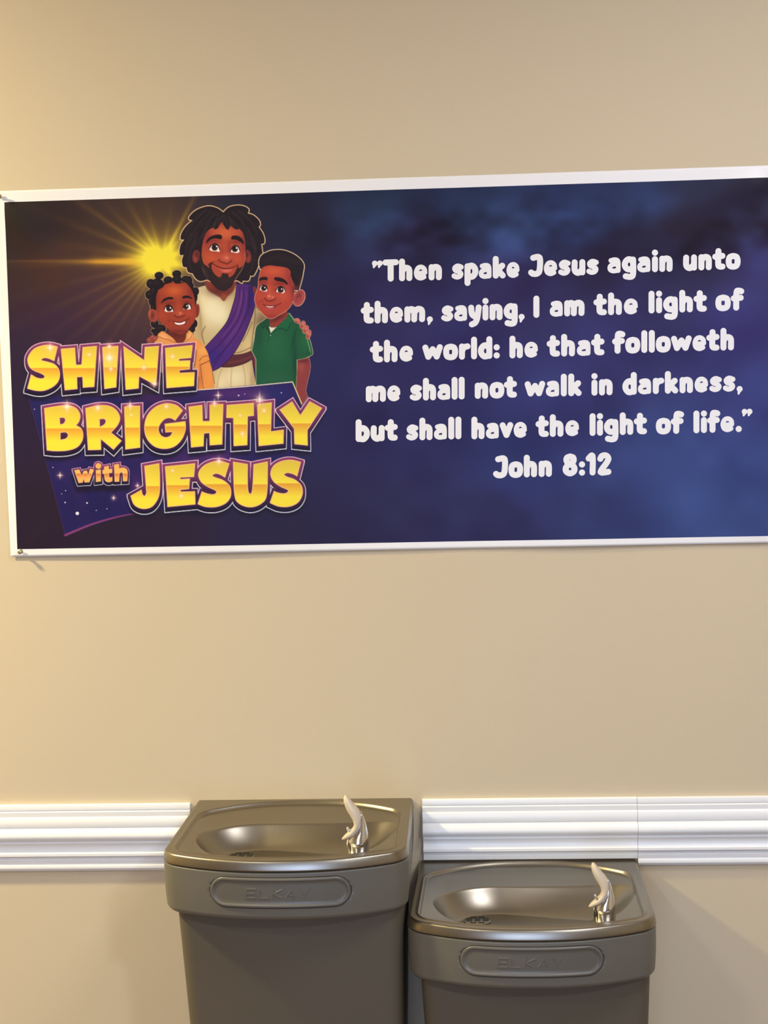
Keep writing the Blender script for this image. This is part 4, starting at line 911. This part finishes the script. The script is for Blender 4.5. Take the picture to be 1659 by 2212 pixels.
def fountain(X0, Z0, label):
    e = empty('drinking_fountain', (X0, 0, Z0)); tag(e, label, 'fountain', 'wall mounted drinking fountains')
    wp = lambda s, t, z: (CX+s*(.992+.032*min(t, .4)/.4), -t-.0004, z)
    # steel basin top: one heightfield with a rolled front edge
    nu, nv = 230, 200
    us = [-math.cos(math.pi*i/nu) for i in range(nu+1)]; S = [W2*(.35*a+.65*math.sin(a*math.pi/2)) for a in us]
    S = [W2*(.6*(-1+2*i/nu)+.4*(-math.cos(math.pi*i/nu))) for i in range(nu+1)]
    V = []
    for j in range(nv+1):
        for s in S:
            t = Tf(s)*j/nv; r = .0035
            V.append(wp(s, t, basin_h(s, t)))
    F = gridfaces(nv+1, nu+1).tolist()
    # skirt of the basin
    P, N = outline()
    prof = [(.0, 0.), (-.0022, -.0006), (-.0036, -.0020), (-.0046, -.0040), (-.0072, -.0168), (-.0072, -.0184), (-.0060, -.0198), (-.0035, -.0206), (.0010, -.0208)]
    rings = [[wp(p[0]+n_[0]*d, max(0, p[1]+n_[1]*d), z) for p, n_ in zip(P, N)] for d, z in prof]
    v2, f2 = loft(rings, False); o = len(V); V += v2; F += [tuple(i+o for i in f) for f in f2]
    b = mesh('basin', V, F, M['steel'], e, sharp=60); bm = bmesh.new(); bm.from_mesh(b.data); bmesh.ops.remove_doubles(bm, verts=bm.verts, dist=2e-5)
    bmesh.ops.recalc_face_normals(bm, faces=bm.faces); bm.to_mesh(b.data); bm.free()
    # moulded apron below: left side, bowed front, right side; recess for the bar, louvres in the sides
    zs = list(np.linspace(-.0225, -.106, 52)); rings = []
    prof = [(.006, -.0214), (-.0035, -.0220), (-.0055, -.0228)]+[(None, z) for z in zs[1:]]+[(-.0010, -.1105), (.0022, -.1140), (.008, -.1160), (.02, -.1165), (.06, -.1165)]
    for d, z in prof:
        ring = []
        for p, n_ in zip(P, N):
            dd = d
            if d is None:
                dd = -.0062+.0030*max(0, (-z-.05)/.06)**2
                if abs(n_[1]) > .5:
                    q = stad(p[0], z); dd += .0060*sm(-(q+.0025)/.0025)
                elif .05 < p[1] < .30: dd += .0035*sm((math.sin((z+.0225)*2*math.pi/.0145)-.1)*2)*(1 if -.10 < z < -.03 else 0)
            ring.append(wp(p[0]+n_[0]*dd, max(0, p[1]+n_[1]*dd), z))
        rings.append(ring)
    v, f = loft(rings, False)
    ap = mesh('apron', v, f, M['apron'], e, sharp=50); clean(ap)
    # long push bar with a raised lip
    def bp(s, z, out): return wp(s, Tf(s)+.0062-.0030*max(0, (-z-.05)/.06)**2+out, z)
    na, nc = 36, 20; nn = 2*na+2*nc
    def sring(inset, out):
        R = STAD[3]-inset; L = STAD[2]; pts = []
        pts += [bp(STAD[0]-L+2*L*i/na, STAD[1]+R, out) for i in range(na)]
        pts += [bp(STAD[0]+L+R*math.sin(math.pi*i/nc), STAD[1]+R*math.cos(math.pi*i/nc), out) for i in range(nc)]
        pts += [bp(STAD[0]+L-2*L*i/na, STAD[1]-R, out) for i in range(na)]
        pts += [bp(STAD[0]-L-R*math.sin(math.pi*i/nc), STAD[1]-R*math.cos(math.pi*i/nc), out) for i in range(nc)]
        return pts
    v, f = loft([sring(-.0011, .0001), sring(-.0005, .0003), sring(.0003, .0002)], True); clean(mesh('bar_gap', v, f, M['dark'], e))
    R_ = [sring(i, o_) for i, o_ in ((.0002, -.004), (.0002, .0006), (.0008, .0018), (.0022, .0028), (.0040, .0031), (.0056, .0026), (.0070, .0012), (.0084, .0004), (.014, .0003), (.0200, .0003), (.0262, .0003))]
    v, f = loft(R_, True); o = len(v)-nn; T_ = 2*na+nc; B_ = 2*T_+2*nc+0
    for i in range(na+nc//2): f.append((o+i, o+i+1, o+T_-i-1, o+T_-i))
    for i in range(T_, T_+nc//2): f.append((o+i, o+i+1, o+(T_+nn-i-1) % nn, o+(T_+nn-i) % nn))
    bar = mesh('push_bar', v, f, M['bar'], e, sharp=45); clean(bar)
    # raised lettering on the bar
    hx = .0086; g = .0005
    def stroke(pts, wd, V, F):
        for (a, b_), (c, d_) in zip(pts[:-1], pts[1:]):
            L = math.hypot(c-a, d_-b_); ux, uz = (c-a)/L, (d_-b_)/L; nx_, nz_ = -uz*wd/2, ux*wd/2; m_ = max(2, int(L/.004))
            o_ = len(V)
            for k in range(m_+1):
                t = k/m_; x, z = a+(c-a)*t, b_+(d_-b_)*t
                for sx, q in ((1.0, .0002), (.62, .0013), (-.62, .0013), (-1.0, .0002)): V.append(bp(x+nx_*sx, z+nz_*sx, q))
            for k in range(m_):
                for c3 in range(3): i = o_+k*4+c3; F.append((i, i+4, i+5, i+1))
            F.append((o_, o_+1, o_+2, o_+3)); i = o_+m_*4; F.append((i+3, i+2, i+1, i))
    zc = STAD[1]-.001; h = .0085; th = .0036
    LT = {'E': [[(-1, 1), (-1, -1)], [(-1, 1), (1, 1)], [(-1, 0), (.8, 0)], [(-1, -1), (1, -1)]], 'L': [[(-1, 1), (-1, -1), (1, -1)]], 'K': [[(-1, 1), (-1, -1)], [(1, 1), (-.8, 0), (1, -1)]], 'A': [[(-1, -1), (0, 1), (1, -1)], [(-.3, -.45), (.5, -.45)]], 'Y': [[(-1, 1), (0, -.1), (1, 1)], [(0, -.1), (0, -1)]]}
    for k, ch in enumerate('ELKAY'):
        V, F = [], []; cx = -.054+k*.0245+(-.001 if k == 1 else 0); hw = .0092
        for st in LT[ch]: stroke([(cx+p[0]*hw+p[1]*h*.12, zc+p[1]*h) for p in st], th, V, F)
        mesh('raised_letter', V, F, M['bar'], e, smooth=False)
    # cabinet under the apron, rounded front corners, tapering a little downwards
    pts = []; hw, dp, rr = .2130, .345, .030
    for a in np.linspace(0, math.pi/2, 9): pts.append((-hw+rr-rr*math.cos(a), dp-rr+rr*math.sin(a), -1))
    fr_ = [(-hw+rr+(2*hw-2*rr)*i/16., dp+.012*(1-((i-8)/8.)**2), 0) for i in range(1, 16)]
    prs = [(-hw, .0)]+[(p[0], p[1]) for p in pts]+[(p[0], p[1]) for p in fr_]+[(-p[0], p[1]) for p in pts[::-1]]+[(hw, .0)]
    rings = []
    for z, k, kd in ((-.1160, 1., 1.), (-.25, .975, .975), (-.40, .948, .95), (-.585, .91, .92), (-.598, .89, .90)):
        rings.append([wp(p[0]*k+.005+.002*(1-k)/.08, p[1]*kd, z) for p in prs])
    v, f = loft(rings, True, True, True); clean(mesh('cabinet', v, f, M['cab'], e, sharp=40))
    # strainer in the bowl
    ds, dt = -.102, .210
    hh = min(basin_h(ds+.02*math.cos(a), dt+.02*math.sin(a)) for a in np.linspace(0, 6.28, 12))+.0035
    n = 28; ring = lambda q, z: [wp(ds+q*math.cos(2*math.pi*i/n), dt+q*math.sin(2*math.pi*i/n)*.9, z) for i in range(n)]
    v, f = loft([ring(.027, hh-.006), ring(.027, hh-.0008), ring(.0255, hh), ring(.003, hh)], True, False, True)
    dr = clean(mesh('drain', v, f, M['steel'], e, sharp=40))
    for r_, xs in ((-.0150, (-.008, .008)), (-.005, (-.016, 0, .016)), (.005, (-.016, 0, .016)), (.0150, (-.008, .008))):
        for x in xs:
            a = wp(ds+x-.006, dt+r_+.0022, hh-.0004); b2 = wp(ds+x+.006, dt+r_-.0022, hh+.0005)
            box('drain_slot', a, b2, M['slot'], dr, bevel=.0002)
    # bubbler: chrome tower, ivory hood guard, little spout
    K = 7.75e-5; bs, bt = .136, .320; bz = basin_h(bs, bt)
    def zp(x, y, dpt): return wp(bs+(x-785)*K, bt+dpt, bz+(1720-y)*K*1.03)
    n = 28; rings = []
    for y, xa, xb, dr_ in ((1790, 530, 1070, .020), (1770, 535, 1065, .0198), (1722, 545, 1055, .019), (1716, 512, 1052, .0185), (1600, 508, 1054, .0185), (1450, 512, 1055, .018), (1340, 545, 1048, .017), (1230, 620, 1036, .015), (1120, 700, 1018, .0125), (1000, 765, 990, .0100), (880, 815, 955, .0075), (780, 845, 915, .005), (715, 862, 880, .0025)):
        cx, rx = (xa+xb)/2, (xb-xa)/2
        rings.append([zp(cx+rx*math.cos(2*math.pi*i/n), y, dr_*math.sin(2*math.pi*i/n)) for i in range(n)])
    v, f = loft(rings, True, True, True); clean(mesh('bubbler_tower', v, f, M['chrome'], e, sharp=50))
    rings = []
    for (xa, ya), (xb, yb), wd in (((515, 296), (535, 298), .0015), ((490, 325), (570, 322), .0055), ((476, 380), (625, 390), .0090), ((480, 450), (690, 475), .0110), ((505, 545), (760, 560), .0122), ((560, 670), (838, 652), .0128), ((620, 770), (872, 740), .0130), ((682, 880), (886, 850), .0130), ((706, 970), (876, 940), .0130), ((700, 1040), (850, 1030), .0128),
                               ((660, 1105), (800, 1125), .0124), ((600, 1160), (735, 1220), .0116), ((530, 1215), (650, 1285), .0104), ((470, 1268), (560, 1325), .0086), ((425, 1318), (480, 1365), .006), ((400, 1350), (420, 1382), .002)):
        ring = []
        for i in range(16):
            a = 2*math.pi*i/16; ca = math.copysign(abs(math.cos(a))**.75, math.cos(a)); sa = math.copysign(abs(math.sin(a))**.75, math.sin(a)); u = .5+.5*ca
            ring.append(zp(xa+(xb-xa)*u, ya+(yb-ya)*u, .006+wd*sa))
        rings.append(ring)
    v, f = loft(rings, True, True, True); hd = clean(mesh('hood_guard', v, f, M['hood'], e, sharp=60)); hd['label'] = 'ivory plastic hood guard'
    rings = []
    for x, y, r in ((690, 1235, .0035), (600, 1150, .0034), (585, 1120, .0034), (582, 1118, .0024), (560, 1085, .0022), (548, 1062, .0026), (540, 1050, .0018)):
        rings.append([zp(x+r/K*math.cos(2*math.pi*i/14)*.8, y-r/K*math.cos(2*math.pi*i/14)*.6, .012+r*math.sin(2*math.pi*i/14)) for i in range(14)])
    v, f = loft(rings, True, True, True); clean(mesh('spout', v, f, M['chrome'], e, sharp=50))
    return e
fountain(-.6345, .9941, 'taller grey drinking fountain with steel basin, on the left, between the two rail pieces')
fountain(-.1726, .8600, 'lower grey drinking fountain with steel basin, on the right, under the notched rail')
